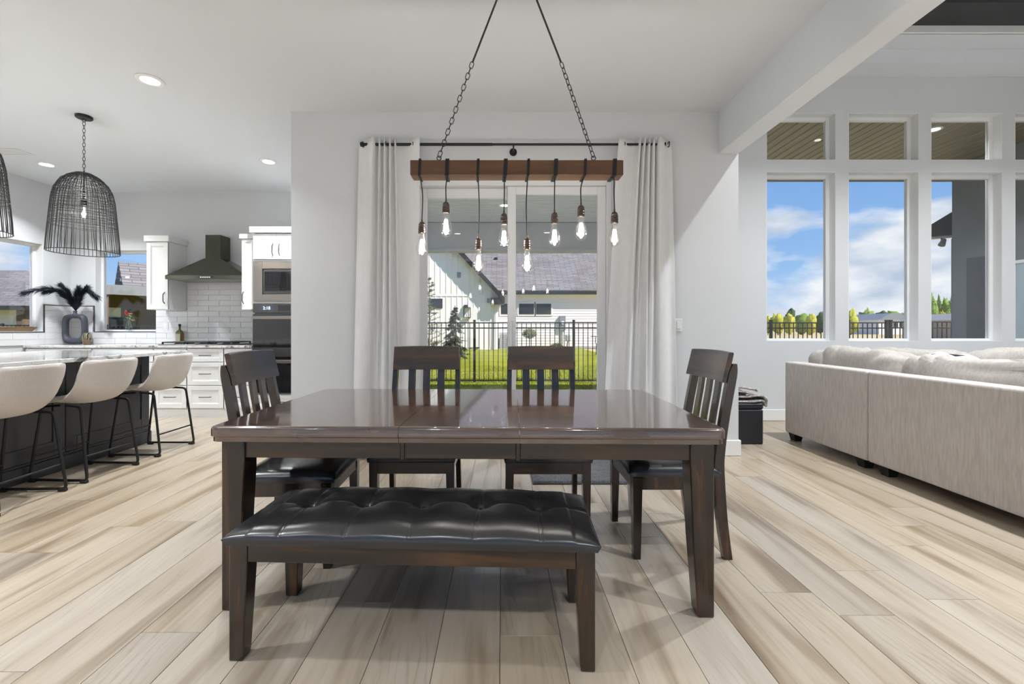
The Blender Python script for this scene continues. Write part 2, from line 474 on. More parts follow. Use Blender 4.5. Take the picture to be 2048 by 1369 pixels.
def obj(name, me, mat=None, parent=None, loc=None, rz=0.0):
    if mat is not None and len(me.materials) == 0: me.materials.append(mat)
    o = bpy.data.objects.new(name, me); COL.objects.link(o)
    if parent is not None: o.parent = parent
    if loc is not None: o.location = loc
    if rz: o.rotation_euler = (0, 0, rz)
    return o
def box(name, mat, x0, x1, y0, y1, z0, z1, c=0.0, parent=None):
    """box with its origin at the middle of its base; coordinates in the parent's space"""
    cx, cy, cz = (x0 + x1) / 2, (y0 + y1) / 2, min(z0, z1)
    return MB().box(x0 - cx, x1 - cx, y0 - cy, y1 - cy, z0 - cz, z1 - cz, c).build(name, mat, parent, (cx, cy, cz))
def tag(o, label, cat, group=None, kind=None):
    o['label'] = label; o['category'] = cat
    if group: o['group'] = group
    if kind: o['kind'] = kind
    return o
def struct(o, label=None):
    o['kind'] = 'structure'
    if label: o['label'] = label
    return o
def thing(name, label, cat, loc=(0, 0, 0), rz=0.0, group=None):
    o = bpy.data.objects.new(name, None); COL.objects.link(o)
    o.empty_display_size = .1
    o.location = loc; o.rotation_euler = (0, 0, rz)
    return tag(o, label, cat, group)
def copy_tree(o, parent=None):
    c = o.copy(); COL.objects.link(c); c.parent = parent
    for ch in [x for x in o.children]: copy_tree(ch, c)
    return c
def curve_pts(ctrl, n=8):
    P = [Vector(p) for p in ctrl]; out = []
    for i in range(len(P) - 1):
        p0 = P[max(i - 1, 0)]; p1 = P[i]; p2 = P[i + 1]; p3 = P[min(i + 2, len(P) - 1)]
        for k in range(n):
            t_ = k / n
            out.append(.5 * ((2 * p1) + (p2 - p0) * t_ + (2 * p0 - 5 * p1 + 4 * p2 - p3) * t_ ** 2 + (3 * p1 - p0 - 3 * p2 + p3) * t_ ** 3))
    out.append(P[-1]); return out
def rounded_path(pts, r=.03, n=4):
    P = [Vector(p) for p in pts]; out = [P[0]]
    for i in range(1, len(P) - 1):
        a = (P[i - 1] - P[i]).normalized() * r; b = (P[i + 1] - P[i]).normalized() * r
        for k in range(n + 1):
            t_ = k / n
            out.append((P[i] + a) * (1 - t_) ** 2 + P[i] * 2 * t_ * (1 - t_) + (P[i] + b) * t_ ** 2)
    out.append(P[-1]); return out
def nz(x, y, z=0.0): return mnoise.noise(Vector((x, y, z)))

# ================================================================ STRUCTURE
H = 3.05
YR = -2.4             # wall behind the viewpoint
YW = 3.90            # dining wall face
YK = 6.20            # kitchen back wall face
YL = 5.37            # living room window wall face
XKL = -6.07          # kitchen left wall face
XD0, XD1 = -1.87, 2.096

def wall_holes(mb, u0, u1, z0, z1, holes, emit):
    us = sorted({u0, u1, *[h[0] for h in holes], *[h[1] for h in holes]})
    for a, b in zip(us[:-1], us[1:]):
        m = (a + b) / 2
        hs_ = sorted([h for h in holes if h[0] < m < h[1]], key=lambda h: h[2])
        z = z0
        for h in hs_:
            if h[2] > z: emit(a, b, z, h[2])
            z = h[3]
        if z < z1: emit(a, b, z, z1)
def wall_x(name, y0, y1, x0, x1, z0, z1, holes=(), mat='paint'):
    mb = MB(); wall_holes(mb, x0, x1, z0, z1, holes, lambda a, b, c, d: mb.box(a, b, y0, y1, c, d))
    return struct(mb.build(name, M[mat]))
def wall_y(name, x0, x1, y0, y1, z0, z1, holes=(), mat='paint'):
    mb = MB(); wall_holes(mb, y0, y1, z0, z1, holes, lambda a, b, c, d: mb.box(x0, x1, a, b, c, d))
    return struct(mb.build(name, M[mat]))

DOOR = (-.80, .975, 0.0, 2.45)
wall_back = wall_x('wall_back', YW, YW + .15, XD0, XD1, 0, H + .15, [DOOR])
LW = [(3.228, 4.076), (4.229, 5.090), (5.236, 6.108), (6.261, 7.12)]
LH = [(a, b, .972, 3.040) for a, b in LW] + [(a, b, 3.186, 3.760) for a, b in LW]
wall_living = wall_x('wall_living_back', YL, YL + .17, 1.95, 7.80, 0, 4.75, LH)
KWIN = (-5.735, -4.87, 1.085, 2.236)
wall_kb = wall_x('wall_kitchen_back', YK, YK + .15, -6.22, -1.72, 0, H + .15, [KWIN])
KWL = (4.25, 5.82, 1.085, 2.245)
wall_kl = wall_y('wall_kitchen_left', XKL - .15, XKL, YR, YK, 0, H + .15, [KWL])
wall_y('wall_kitchen_right', XD0, XD0 + .15, YW + .15, YK, 0, H + .15)
wall_y('wall_living_left', 1.95, XD1, YW + .15, YL, 0, 4.75)
wall_y('wall_living_right', 7.65, 7.80, YR, YL, 0, 4.75)
REAR_FILL = [(-5.9, -4.1, .12, 2.85), (-3.95, -2.15, .12, 2.85), (-2.0, -.2, .12, 2.85), (-.05, 1.75, .12, 2.85), (2.3, 4.1, .12, 3.6), (4.25, 5.9, .12, 3.6), (6.05, 7.5, .12, 3.6)]  # unseen openings, made this large to let in fill daylight from behind
wall_x('wall_front', YR - .15, YR, -6.22, 7.80, 0, 4.75, REAR_FILL)
# ceilings
mb = MB(); mb.box(-6.22, 1.92, YR, YW, H, H + .15); mb.box(-6.22, XD0, YW, YK, H, H + .15)
struct(mb.build('ceiling', M['ceil']))
mb = MB(); mb.box(1.92, XD1, YR, YW, 2.677, H + .15, .006); mb.box(1.98, XD1, YR, YW, H + .15, 4.75)
o = struct(mb.build('ceiling_beam', M['ceil']))
mb = MB()
mb.box(XD1, 7.65, 5.08, YL, 4.20, 4.75); mb.box(XD1, 7.65, 4.82, 5.08, 4.357, 4.75)
mb.box(XD1, 7.65, YR, 4.82, 4.47, 4.75)
cl = struct(mb.build('ceiling_living', M['ceil']))
struct(box('trim_1', M['white'], XD1, 7.65, 4.80, 4.83, 4.357, 4.47, .004), 'white crown strip of the tray ceiling')
struct(box('trim_2', M['darkband'], XD1, 7.65, 4.46, 4.80, 4.435, 4.47), 'near black painted band of the tray ceiling')

# baseboards
struct(box('baseboard_back', M['white'], DOOR[1] + .07, XD1 + .016, YW - .016, YW - .001, 0.001, .14, .004))
struct(box('baseboard_dining_left', M['white'], XD0 - .016, DOOR[0] - .07, YW - .016, YW - .001, 0.001, .14, .004))
struct(box('baseboard_pillar', M['white'], XD1 + .001, XD1 + .016, YW - .015, YL - .016, 0.001, .14, .004))
struct(box('baseboard_living_back', M['white'], XD1 + .017, 7.64, YL - .016, YL - .001, 0.001, .14, .004))

# floor and planks
mb = MB(); mb.box(-6.22, 7.80, YR - .15, YW + .1, -.12, -.014); mb.box(-6.22, XD0 + .15, YW + .1, YK + .1, -.12, -.014)
mb.box(1.95, 7.80, YW + .1, YL + .1, -.12, -.014)
floor = struct(mb.build('floor', M['subfloor']))
PW, PL = .222, 1.52
pm = MB().box(-PW / 2 + .0010, PW / 2 - .0010, -PL / 2 + .0010, PL / 2 - .0010, -.014, 0, .0007).mesh('plank')
pm.materials.append(M['plank'])
rp = random.Random(21)
n_pl = 0
col = 0
xg = ax(1000, 1.6) - PW * 28 + 0.0
rear = MB()
Y0P = 1.05
for ci in range(64):
    xc = xg + (ci + .5) * PW
    if xc - PW / 2 < -6.2 or xc + PW / 2 > 7.7: continue
    ymax = YK if xc < XD0 else (YW if xc < XD1 - .05 else YL)
    y = Y0P - PL * rp.random()
    if abs(xc - ax(1070, 1.42)) < PW * .6: y = ax(0, 0) + 994.4 / 616 - PL      # end joint seen below the bench
    rear.box(xc - PW / 2 + .0008, xc + PW / 2 - .0008, YR, y - .001, -.014, 0)
    while y < ymax - .02:
        L = min(PL, ymax - y)
        near_vis = abs(xc) < 1.22 * (y + L) + .15
        if near_vis:
            o = bpy.data.objects.new('plank', pm); COL.objects.link(o); o.parent = floor
            o.location = (xc, y + L / 2, 0); o.scale = (1, L / PL, 1); n_pl += 1
        else:
            rear.box(xc - PW / 2 + .0008, xc + PW / 2 - .0008, y, y + L - .001, -.014, 0)
        y += L
o = rear.build('rear_planks', M['plank'], floor); o['kind'] = 'stuff'
print('planks', n_pl)

# ---------------------------------------------------------------- windows
def window(n, axis, u0, u1, z0, z1, face, sgn, fw=.05, set_in=.10, label=None, mull=None):
    """axis 'x': opening along X in a wall whose inner face is Y=face, outside towards sgn; 'y': along Y, inner face X=face"""
    w = bpy.data.objects.new('window_%d' % n, None); COL.objects.link(w); struct(w, label)
    um, d0, d1 = (u0 + u1) / 2, face + sgn * set_in, face + sgn * (set_in + .05)
    w.location = (um, face, z0) if axis == 'x' else (face, um, z0)
    def bx(nm, mat, a, b, c, d, e, f, ch=.004):
        mb = MB()
        if axis == 'x': mb.box(a - um, b - um, c - face, d - face, e - z0, f - z0, ch)
        else: mb.box(c - face, d - face, a - um, b - um, e - z0, f - z0, ch)
        return mb.build(nm, mat, w)
    e_ = .006
    f0, f1 = face + sgn * .001, d0 - sgn * .001  # white sheets put daylight on the reveals into their colour
    bx('lit_reveal', M['white'], u0 + .0005, u0 + e_, f0, f1, z0, z1, 0); bx('lit_reveal', M['white'], u1 - e_, u1 - .0005, f0, f1, z0, z1, 0)
    bx('lit_reveal', M['white'], u0 + e_, u1 - e_, f0, f1, z1 - e_, z1 - .0005, 0); bx('lit_sill', M['white'], u0 + e_, u1 - e_, f0, f1, z0 + .0003, z0 + .004, 0)
    bx('frame_stile', M['vinyl'], u0, u0 + fw, d0, d1, z0, z1)
    bx('frame_stile', M['vinyl'], u1 - fw, u1, d0, d1, z0, z1)
    bx('frame_rail', M['vinyl'], u0 + fw, u1 - fw, d0, d1, z0, z0 + fw * .6)
    bx('frame_rail', M['vinyl'], u0 + fw, u1 - fw, d0, d1, z1 - fw, z1)
    g0 = face + sgn * (set_in + .022)
    bx('pane', M['pane_glass'], u0 + fw, u1 - fw, g0, g0 + sgn * .006, z0 + fw * .6, z1 - fw, 0)
    return w
k = 1
for i, (a, b) in enumerate(LW):
    window(k, 'x', a, b, .972, 3.040, YL, 1); k += 1
    window(k, 'x', a, b, 3.186, 3.760, YL, 1); k += 1
window(k, 'x', *KWIN[:2], KWIN[2], KWIN[3], YK, 1, fw=.04, set_in=.09); k += 1
window(k, 'y', *KWL[:2], KWL[2], KWL[3], XKL, -1, fw=.04, set_in=.09); k += 1
for a, b, c, d in REAR_FILL:  # unseen windows added for fill daylight
    window(k, 'x', a, b, c, d, YR, -1); k += 1

# ---------------------------------------------------------------- sliding door
door = bpy.data.objects.new('door_1', None); COL.objects.link(door); struct(door, 'white framed sliding glass patio door')
door.location = (.0875, YW, 0)
def dbox(nm, mat, a, b, c, d, e, f, ch=.004, par=door):
    return MB().box(a - .0875, b - .0875, c - YW, d - YW, e, f, ch).build(nm, mat, par)
x0, x1, z1 = DOOR[0], DOOR[1], DOOR[3]
dbox('frame_jamb', M['vinyl'], x0, x0 + .045, YW + .01, YW + .14, 0, z1)
dbox('frame_jamb', M['vinyl'], x1 - .045, x1, YW + .01, YW + .14, 0, z1)
dbox('frame_head', M['vinyl'], x0 + .045, x1 - .045, YW + .01, YW + .14, z1 - .05, z1)
dbox('threshold', M['vinyl'], x0 + .045, x1 - .045, YW + .01, YW + .14, 0, .035)
for (a, b, y, hd) in ((x0 + .046, .125, YW + .085, .09), (.05, x1 - .046, YW + .03, .075)):
    st = .075
    s1 = dbox('sash_stile', M['vinyl'], a, a + st, y, y + .04, .036, z1 - .051)
    dbox('sash_stile', M['vinyl'], b - st, b, y, y + .04, .036, z1 - .051)
    dbox('sash_rail', M['vinyl'], a + st, b - st, y, y + .04, .036, .13)
    dbox('sash_rail', M['vinyl'], a + st, b - st, y, y + .04, z1 - .051 - hd, z1 - .051)
    dbox('pane', M['pane_glass'], a + st, b - st, y + .017, y + .023, .13, z1 - .051 - hd, 0)
hnd = dbox('handle', M['white'], .065, .09, YW - .012, YW + .03, .95, 1.20, .006)

# kitchen metal edge trims around the tiled corner
mb = MB()
mb.box(-6.062, -5.735, YK - .014, YK - .001, 1.437, 1.447)
mb.box(-5.745, -5.735, YK - .014, YK - .001, 1.08, 1.437)
mb.box(-5.735, -4.87, YK - .014, YK - .001, 1.075, 1.085)
mb.box(XKL + .001, XKL + .014, 5.82, YK - .014, 1.437, 1.447)
mb.box(XKL + .001, XKL + .014, 5.82, 5.83, 1.08, 1.437)
mb.box(XKL + .001, XKL + .014, 4.2, 5.83, 1.075, 1.085)
struct(mb.build('trim_3', M['steeldark']), 'thin dark metal edging of the tiled corner')

# subway tile: every tile its own piece on the kitchen walls
TW, TH = .300, .0762
tile_full = {}
def tile_mesh(w, h):
    kk = (round(w, 3), round(h, 3))
    if kk not in tile_full:
        me = MB().box(-w / 2 + .001, w / 2 - .001, -.009, 0, .001, h - .001, .002).mesh('tile'); me.materials.append(M['tile'])
        tile_full[kk] = me
    return tile_full[kk]
def tile_area(par, axis, u0, u1, z0, z1, face):
    r = 0; z = z0
    while z < z1 - .01:
        h = min(TH, z1 - z); u = u0 - (TW / 2 if r % 2 else 0)
        while u < u1 - .01:
            a, b = max(u, u0), min(u + TW, u1)
            if b - a > .015:
                o = bpy.data.objects.new('tile', tile_mesh(b - a, h)); COL.objects.link(o); o.parent = par
                if axis == 'x': o.location = ((a + b) / 2, face - .003, z)
                else: o.location = (face + .003, (a + b) / 2, z); o.rotation_euler = (0, 0, PI / 2)
            u += TW
        z += TH; r += 1
CT = .912
tile_area(wall_kb, 'x', -4.87, -4.425, CT, 1.374, YK)
tile_area(wall_kb, 'x', -4.425, -3.32, CT, 1.83, YK)
tile_area(wall_kb, 'x', -3.32, -3.165, CT, 1.36, YK)
tile_area(wall_kb, 'x', -6.06, -5.745, CT, 1.437, YK)
tile_area(wall_kb, 'x', -5.745, -4.87, CT, 1.075, YK)
tile_area(wall_kl, 'y', 5.83, 6.19, CT, 1.437, XKL)
tile_area(wall_kl, 'y', 4.40, 5.83, CT, 1.075, XKL)

# ---------------------------------------------------------------- patio structure
struct(box('ground_bounce_slab', M['bounce_slab'], -9, 11, -22, YR - .2, -.30, -.20))  # unseen pale slab added to bounce sunlight up onto the ceiling
struct(box('ground_patio', M['concrete'], -1.70, 13.0, YW + .16, 8.3, -.14, -.06))
mb = MB()
y = YW + .16
while y < 7.95:
    mb.box(-1.70, 1.94, y, y + .088, 3.05, 3.08, .008); y += .112
o = struct(mb.build('ceiling_patio', M['patiosoffit']), 'grey board ceiling of the covered patio')
struct(box('patio_roof_deck', M['houseblack'], -1.8, 1.90, YW + .16, 8.25, 3.085, 3.2))
struct(box('patio_beam', M['patiowall'], -3.2, 1.9, 7.95, 8.2, 2.53, 3.045, .01))
struct(box('patio_post', M['patiowall'], -3.2, -2.95, 7.95, 8.2, -.15, 2.53, .01))
soff = struct(box('ceiling_living_patio', M['houseblack'], 1.91, 13.0, YL + .18, 8.05, 3.925, 4.1))
sm = {}
i = 0
xx = 1.95
rs = random.Random(5)
while xx < 10.4:
    w = .135
    me = sm.get('m')
    if me is None:
        me = MB().box(-w / 2, w / 2, -1.25, 1.25, 0, .03, .006).mesh('soffit_board'); me.materials.append(M['soffitwood']); sm['m'] = me
    o = bpy.data.objects.new('soffit_board', me); COL.objects.link(o); o.parent = soff
    o.location = Vector((xx + w / 2, YL + .18 + 1.25, 3.89)) - soff.location
    xx += .145
struct(box('patio_fascia', M['houseblack'], 1.91, 13.0, 8.06, 8.14, 3.84, 4.12))
struct(box('patio_side_panel', M['patiogrey'], 1.80, 1.90, 5.6, 8.25, 3.21, 4.1))
XWG = ax(1904, 7.5)
wing = struct(box('wall_patio_wing', M['patiogrey'], XWG, 12.0, YL + .19, 7.5, -.15, 3.88))
struct(MB().box(-.02, 0, -.30, .30, 0, 2.34, .004).build('door_2', M['patiodoor'], None, (XWG - .002, 6.95, -.06)), 'charcoal side door on the patio wing')
d3 = bpy.data.objects.new('door_3', None); COL.objects.link(d3); struct(d3, 'white framed patio door on the wing'); d3.location = (XWG - .002, 6.10, -.06)
MB().box(-.03, 0, -.50, -.45, 0, 2.2, .004).build('frame_jamb', M['vinyl'], d3)
MB().box(-.03, 0, .45, .50, 0, 2.2, .004).build('frame_jamb', M['vinyl'], d3)
MB().box(-.03, 0, -.45, .45, 2.15, 2.2, .004).build('frame_head', M['vinyl'], d3)
MB().box(-.03, 0, -.025, .025, 0, 2.15, .004).build('sash_stile', M['vinyl'], d3)
MB().box(-.015, -.008, -.45, -.025, 0, 2.15).build('pane', plain('bright_glass', (.42, .50, .53), .06, coat=.5), d3)
MB().box(-.015, -.008, .025, .45, 0, 2.15).build('pane', MATS['bright_glass'], d3)

# ---------------------------------------------------------------- recessed lights and added fill lamps (each in its own fixture)
def make_can(label, z, power, loc, first=[None, {}]):
    if first[0] is None:
        r = thing('recessed_light', label, 'light')
        MB().lathe([(.062, -.001), (.095, -.001), (.095, -.006), (.086, -.010), (.064, -.008), (.062, -.001)], 28, caps=False).build('trim_ring', M['white'], r, smooth=40)
        MB().lathe([(.001, -.004), (.064, -.004), (.064, -.0055), (.001, -.0055)], 24).build('lens', M['can_glow'], r)
        first[0] = r
    else:
        r = copy_tree(first[0]); r['label'] = label
    r.location = (*loc, z)
    r['group'] = 'recessed ceiling lights'
    key = power
    if key not in first[1]:
        ld = bpy.data.lights.new('recessed_lamp', 'AREA'); ld.shape = 'DISK'; ld.size = .12; ld.energy = power
        ld.color = (.94, .975, 1.0); ld.spread = math.radians(118)
        first[1][key] = ld
    lo = bpy.data.objects.new('lamp', first[1][key]); COL.objects.link(lo); lo.parent = r; lo.location = (0, 0, -.012)
    return r
make_can('recessed ceiling light nearest the dining room', H, CAN_W * 1.7, (ax(300, 3.40), 3.40))
make_can('recessed ceiling light in front of the oven tower', H, CAN_W * 1.7, (ax(537, 5.06), 5.06))
make_can('recessed ceiling light beside the air vent, left of the hanging pendant', H, CAN_W * 1.7, (ax(93, 5.15), 5.15))
for lb, x, y, k_ in (('added fill light over the kitchen sink side, out of view left', -5.33, 3.2, 1.7), ('added fill light over the near kitchen corner, out of view left', -5.33, 1.2, 1.7),
                    ('added fill light over the near end of the island, out of view', -2.72, 1.3, 1.6), ('added fill light behind the viewpoint, kitchen side aisle', -2.72, -.8, 1.0),
                    ('added fill light behind the viewpoint, left of the table axis', -.9, -.9, 1.0), ('added fill light behind the viewpoint, right of the table axis', .9, -.9, 1.0),
                    ('added fill light behind the viewpoint, far kitchen corner', -4.6, -.8, 1.0)):
    make_can(lb, H, CAN_W * k_, (x, y))  # unseen lamps added to brighten the kitchen and dining area
for lb, x, y in (('added unseen fill light above the sofa corner', 3.3, 3.2), ('added unseen fill light above the right end of the sofa', 5.6, 3.2), ('added unseen fill light above the near end of the sofa', 3.3, .4), ('added unseen fill light above the middle of the living room', 5.6, .4)):
    make_can(lb, 4.47, CAN_W * 4.9, (x, y))  # unseen lamps added to brighten the living room
for lb, px_, Yc in (('recessed light in the grey patio ceiling, left of the door mullion', 1009, 6.85), ('added fill light in the grey patio ceiling behind the left glass panel', 880, 5.6), ('added fill light in the grey patio ceiling behind the right glass panel', 1180, 5.6)):
    make_can(lb, 3.048, 12.0, (ax(px_, Yc), Yc))  # the mullion light is visible; the others are added to brighten the patio
pl_ = make_can('recessed light in the wooden patio ceiling', 3.89, 14.0, (5.99, 6.10))

# ceiling air vent
v_ = thing('air_vent', 'white slotted air vent in the ceiling above the left window', 'vent', (ax(18, 4.78), 4.78, H))
MB().box(-.18, .18, -.09, .09, -.008, -.001, .003).build('vent_frame', M['white'], v_)
for i in range(6):
    MB().box(-.155, .155, -.07 + i * .025, -.058 + i * .025, -.013, -.008).build('louver', M['plastic'], v_)

# ================================================================ DINING TABLE
TLn, TWd, TTop = 2.02, 1.09, .745
tb = thing('dining_table', 'dark espresso wooden dining table with a middle leaf and thick square legs', 'table', (-.135, 2.245, 0), math.radians(-1.3))
LEAF0, LEAF1 = -.255, .215
def slab(a, b, ra, rb, name):
    """tabletop board from x=a to b; ra/rb: outer rounded ends"""
    hw = TWd / 2
    mb = MB()
    def ring(ins, z):
        xa = a + (ins if ra else .0008); xb = b - (ins if rb else .0008); h = hw - ins
        ca = .035 if ra else 0; cb = .035 if rb else 0
        def corner(cx, cy, r, a0):
            if r == 0: return [(cx, cy, z)]
            return [(cx + r * math.cos(a0 + PI / 2 * k / 4), cy + r * math.sin(a0 + PI / 2 * k / 4), z) for k in range(5)]
        p = corner(xa + ca, -h + ca, ca, PI) if ca else [(xa, -h, z)]
        p += corner(xb - cb, -h + cb, cb, 1.5 * PI) if cb else [(xb, -h, z)]
        p += corner(xb - cb, h - cb, cb, 0) if cb else [(xb, h, z)]
        p += corner(xa + ca, h - ca, ca, PI / 2) if ca else [(xa, h, z)]
        return p
    prof = [(.014, .682), (.006, .684), (.006, .702), (.003, .704), (0, .706), (0, .734), (.002, .739), (.006, .743), (.012, .7447), (.015, .745), (.020, .745)]
    rings = [ring(i, z) for i, z in prof]
    n = len(rings[0])
    b0 = len(mb.v)
    for r_ in rings: mb.v += r_
    for j in range(len(rings) - 1):
        for i in range(n): mb.f.append((b0 + j * n + i, b0 + j * n + (i + 1) % n, b0 + (j + 1) * n + (i + 1) % n, b0 + (j + 1) * n + i))
    mb.f.append(tuple(b0 + i for i in range(n))); mb.f.append(tuple(b0 + (len(rings) - 1) * n + i for i in range(n)))
    return mb.build(name, M['tabletop'], tb, smooth=35)
slab(-TLn / 2, LEAF0, True, False, 'tabletop_board')
slab(LEAF0, LEAF1, False, False, 'tabletop_leaf')
slab(LEAF1, TLn / 2, False, True, 'tabletop_board')
hx, hy = TLn / 2 - .035, TWd / 2 - .035
for sy in (-1, 1):
    for a, b in ((-hx + .09, LEAF0 - .003), (LEAF0 + .013, LEAF1 - .013), (LEAF1 + .003, hx - .09)):
        MB().box(a, b, sy * (hy - .035), sy * (hy - .012), .610, .682, .002).build('apron', M['espresso_x'], tb)
    for xx in (LEAF0 + .005, LEAF1 - .005):
        MB().box(xx - .008, xx + .008, sy * (hy - .034), sy * (hy - .008), .606, .682, .002).build('apron_block', M['espresso_x'], tb)
for sx_ in (-1, 1):
    MB().box(sx_ * (hx - .035), sx_ * (hx - .012), -hy + .09, hy - .09, .610, .682, .002).build('apron', M['espresso'], tb)
    for sy in (-1, 1):
        # outer faces straight, inner faces tapering below the apron
        mb = MB(); W = .092
        zs = [(.682, W, W), (.56, W, W), (.30, W * .90, W * .90), (.02, W * .72, W * .72), (0.0, W * .68, W * .68)]
        b0 = 0
        for z, w, d in zs:
            X0, Y0_ = sx_ * hx, sy * hy
            c = .004
            pts = [(X0, Y0_), (X0 - sx_ * w, Y0_), (X0 - sx_ * w, Y0_ - sy * d), (X0, Y0_ - sy * d)]
            mb.v += [(px_, py_, z) for px_, py_ in pts]
        for j in range(len(zs) - 1):
            for i in range(4): mb.f.append((j * 4 + i, j * 4 + (i + 1) % 4, (j + 1) * 4 + (i + 1) % 4, (j + 1) * 4 + i))
        mb.f.append((0, 1, 2, 3)); e0 = (len(zs) - 1) * 4; mb.f.append((e0, e0 + 1, e0 + 2, e0 + 3))
        lg = mb.build('leg', M['espresso'], tb, smooth=20)
        bv = lg.modifiers.new('bevel', 'BEVEL'); bv.width = .006; bv.segments = 2; bv.limit_method = 'ANGLE'; bv.angle_limit = math.radians(60)

# ================================================================ UPHOLSTERY
def puff(w, d, z0, z1, name, mat, par, nx=28, ny=20, p=6.0, tuft=None, edge=.35):
    """padded seat: flat underside, domed top with rolled edges"""
    mb = MB(); hgt = z1 - z0
    def top(i, j):
        u, v = -1 + 2 * i / (nx - 1), -1 + 2 * j / (ny - 1)
        u = math.copysign(abs(u) ** .8, u); v = math.copysign(abs(v) ** .8, v)
        dome = max(0.0, (1 - abs(u) ** p) * (1 - abs(v) ** p)) ** .45
        bulge = 1 + .0 * dome
        z = z0 + hgt * (.30 + .62 * dome + .08 * (1 - u * u) * (1 - v * v))
        x, y = w / 2 * u * (1 - .006 * (1 - dome)), d / 2 * v * (1 - .006 * (1 - dome))
        if tuft: z -= tuft(x, y) * (dome ** .5)
        return (x, y, z)
    mb.grid(top, nx, ny)
    # rim and base
    b = [mb.v[i] for i in range(nx)] + [mb.v[j * nx + nx - 1] for j in range(1, ny)] + [mb.v[(ny - 1) * nx + i] for i in range(nx - 2, -1, -1)] + [mb.v[j * nx] for j in range(ny - 2, 0, -1)]
    ids = [i for i in range(nx)] + [j * nx + nx - 1 for j in range(1, ny)] + [(ny - 1) * nx + i for i in range(nx - 2, -1, -1)] + [j * nx for j in range(ny - 2, 0, -1)]
    s0 = len(mb.v); n = len(ids)
    mb.v += [(x * .985, y * .975, z0) for x, y, z in b]
    for i in range(n): mb.f.append((ids[i], ids[(i + 1) % n], s0 + (i + 1) % n, s0 + i))
    mb.f.append(tuple(s0 + i for i in range(n)))
    return mb.build(name, mat, par, smooth=70)

# ================================================================ CHAIRS  (face -Y, origin on the floor under the seat)
def make_chair():
    c = thing('dining_chair', 'x', 'chair', group='matching dining chairs around the table')
    for s in (-1, 1):
        lg = MB().taper(s * .211, -.205, 0, .034, .034, s * .208, -.203, .40, .047, .047).build('leg', M['espresso'], c)
        # rear leg sweeping up into the back post
        prof = [(.238, 0), (.212, .20), (.200, .42), (.205, .52), (.232, .70), (.262, .86), (.280, .955)]
        pts = curve_pts([(0, y, z) for y, z in prof], 5)
        mb = MB(); n = len(pts)
        for i, p in enumerate(pts):
            t_ = p.z / .955
            hd = .021 + .006 * math.sin(min(1, t_ * 1.6) * PI) * .6
            if t_ > .93: hd *= 1 - .55 * ((t_ - .93) / .07) ** 2
            xo = s * (.216 - .016 * t_)
            for dx, dy in ((-.015, -hd), (.015, -hd), (.015, hd), (-.015, hd)): mb.v.append((xo + dx, p.y + dy, p.z))
        for j in range(n - 1):
            for i in range(4): mb.f.append((j * 4 + i, j * 4 + (i + 1) % 4, (j + 1) * 4 + (i + 1) % 4, (j + 1) * 4 + i))
        mb.f.append((0, 1, 2, 3)); mb.f.append(tuple((n - 1) * 4 + i for i in range(4)))
        o = mb.build('back_post', M['espresso'], c, smooth=30)
    # seat frame
    MB().box(-.187, .187, -.222, -.200, .338, .405, .002).build('seat_rail', M['espresso_x'], c)
    MB().box(-.187, .187, .192, .212, .338, .405, .002).build('seat_rail', M['espresso_x'], c)
    for s in (-1, 1):
        MB().box(s * .200, s * .222, -.182, .182, .338, .405, .002).build('seat_rail', M['espresso'], c)
    puff(.480, .455, .405, .470, 'seat', M['leather'], c, 24, 22, p=7).location = (0, -.022, 0)
    # top rail: curved, raked board in front of the posts
    mb = MB(); nu = 13
    sec = [(.862, .222), (.864, .216), (1.006, .250), (1.010, .256), (1.010, .272), (1.006, .276), (.866, .246), (.862, .242)]
    for i in range(nu):
        u = -1 + 2 * i / (nu - 1)
        bow = .020 * (1 - u * u)
        for z, y in sec: mb.v.append((u * .211, y + bow, z + .004 * (1 - u * u) * (1 if z > .95 else 0)))
    m = len(sec)
    for i in range(nu - 1):
        for k_ in range(m): mb.f.append((i * m + k_, i * m + (k_ + 1) % m, (i + 1) * m + (k_ + 1) % m, (i + 1) * m + k_))
    mb.f.append(tuple(range(m))); mb.f.append(tuple((nu - 1) * m + k_ for k_ in range(m)))
    mb.build('top_rail', M['espresso_x'], c, smooth=30)
    MB().box(-.187, .187, .195, .218, .480, .520, .003).build('lower_rail', M['espresso_x'], c)
    for xs in (-.094, 0, .094):
        pts = curve_pts([(0, .208, .515), (0, .226, .66), (0, .250, .80), (0, .262, .885)], 4)
        mb = MB(); n = len(pts)
        for p in pts:
            for dx, dy in ((-.0225, -.008), (.0225, -.008), (.0225, .008), (-.0225, .008)): mb.v.append((xs + dx, p.y + dy, p.z))
        for j in range(n - 1):
            for i in range(4): mb.f.append((j * 4 + i, j * 4 + (i + 1) % 4, (j + 1) * 4 + (i + 1) % 4, (j + 1) * 4 + i))
        mb.f.append((0, 1, 2, 3)); mb.f.append(tuple((n - 1) * 4 + i for i in range(4)))
        mb.build('slat', M['espresso'], c, smooth=30)
    return c
ch = make_chair()
ch['label'] = 'dark slat-back dining chair at the left end of the table, nearest the kitchen'
ch.location = (-1.035, 2.285, 0); ch.rotation_euler = (0, 0, math.radians(90 + 2))
def place(label, x, y, deg):
    o = copy_tree(ch); o['label'] = label; o.location = (x, y, 0); o.rotation_euler = (0, 0, math.radians(deg)); return o
place('dark slat-back dining chair at the right end of the table, nearest the sofa', .865, 2.375, -90)
place('dark slat-back chair behind the table, backed by the left curtain', -.49, 2.612, 180 + 180)
place('dark slat-back chair behind the table, in front of the right glass door panel', .25, 2.605, 180 + 180)

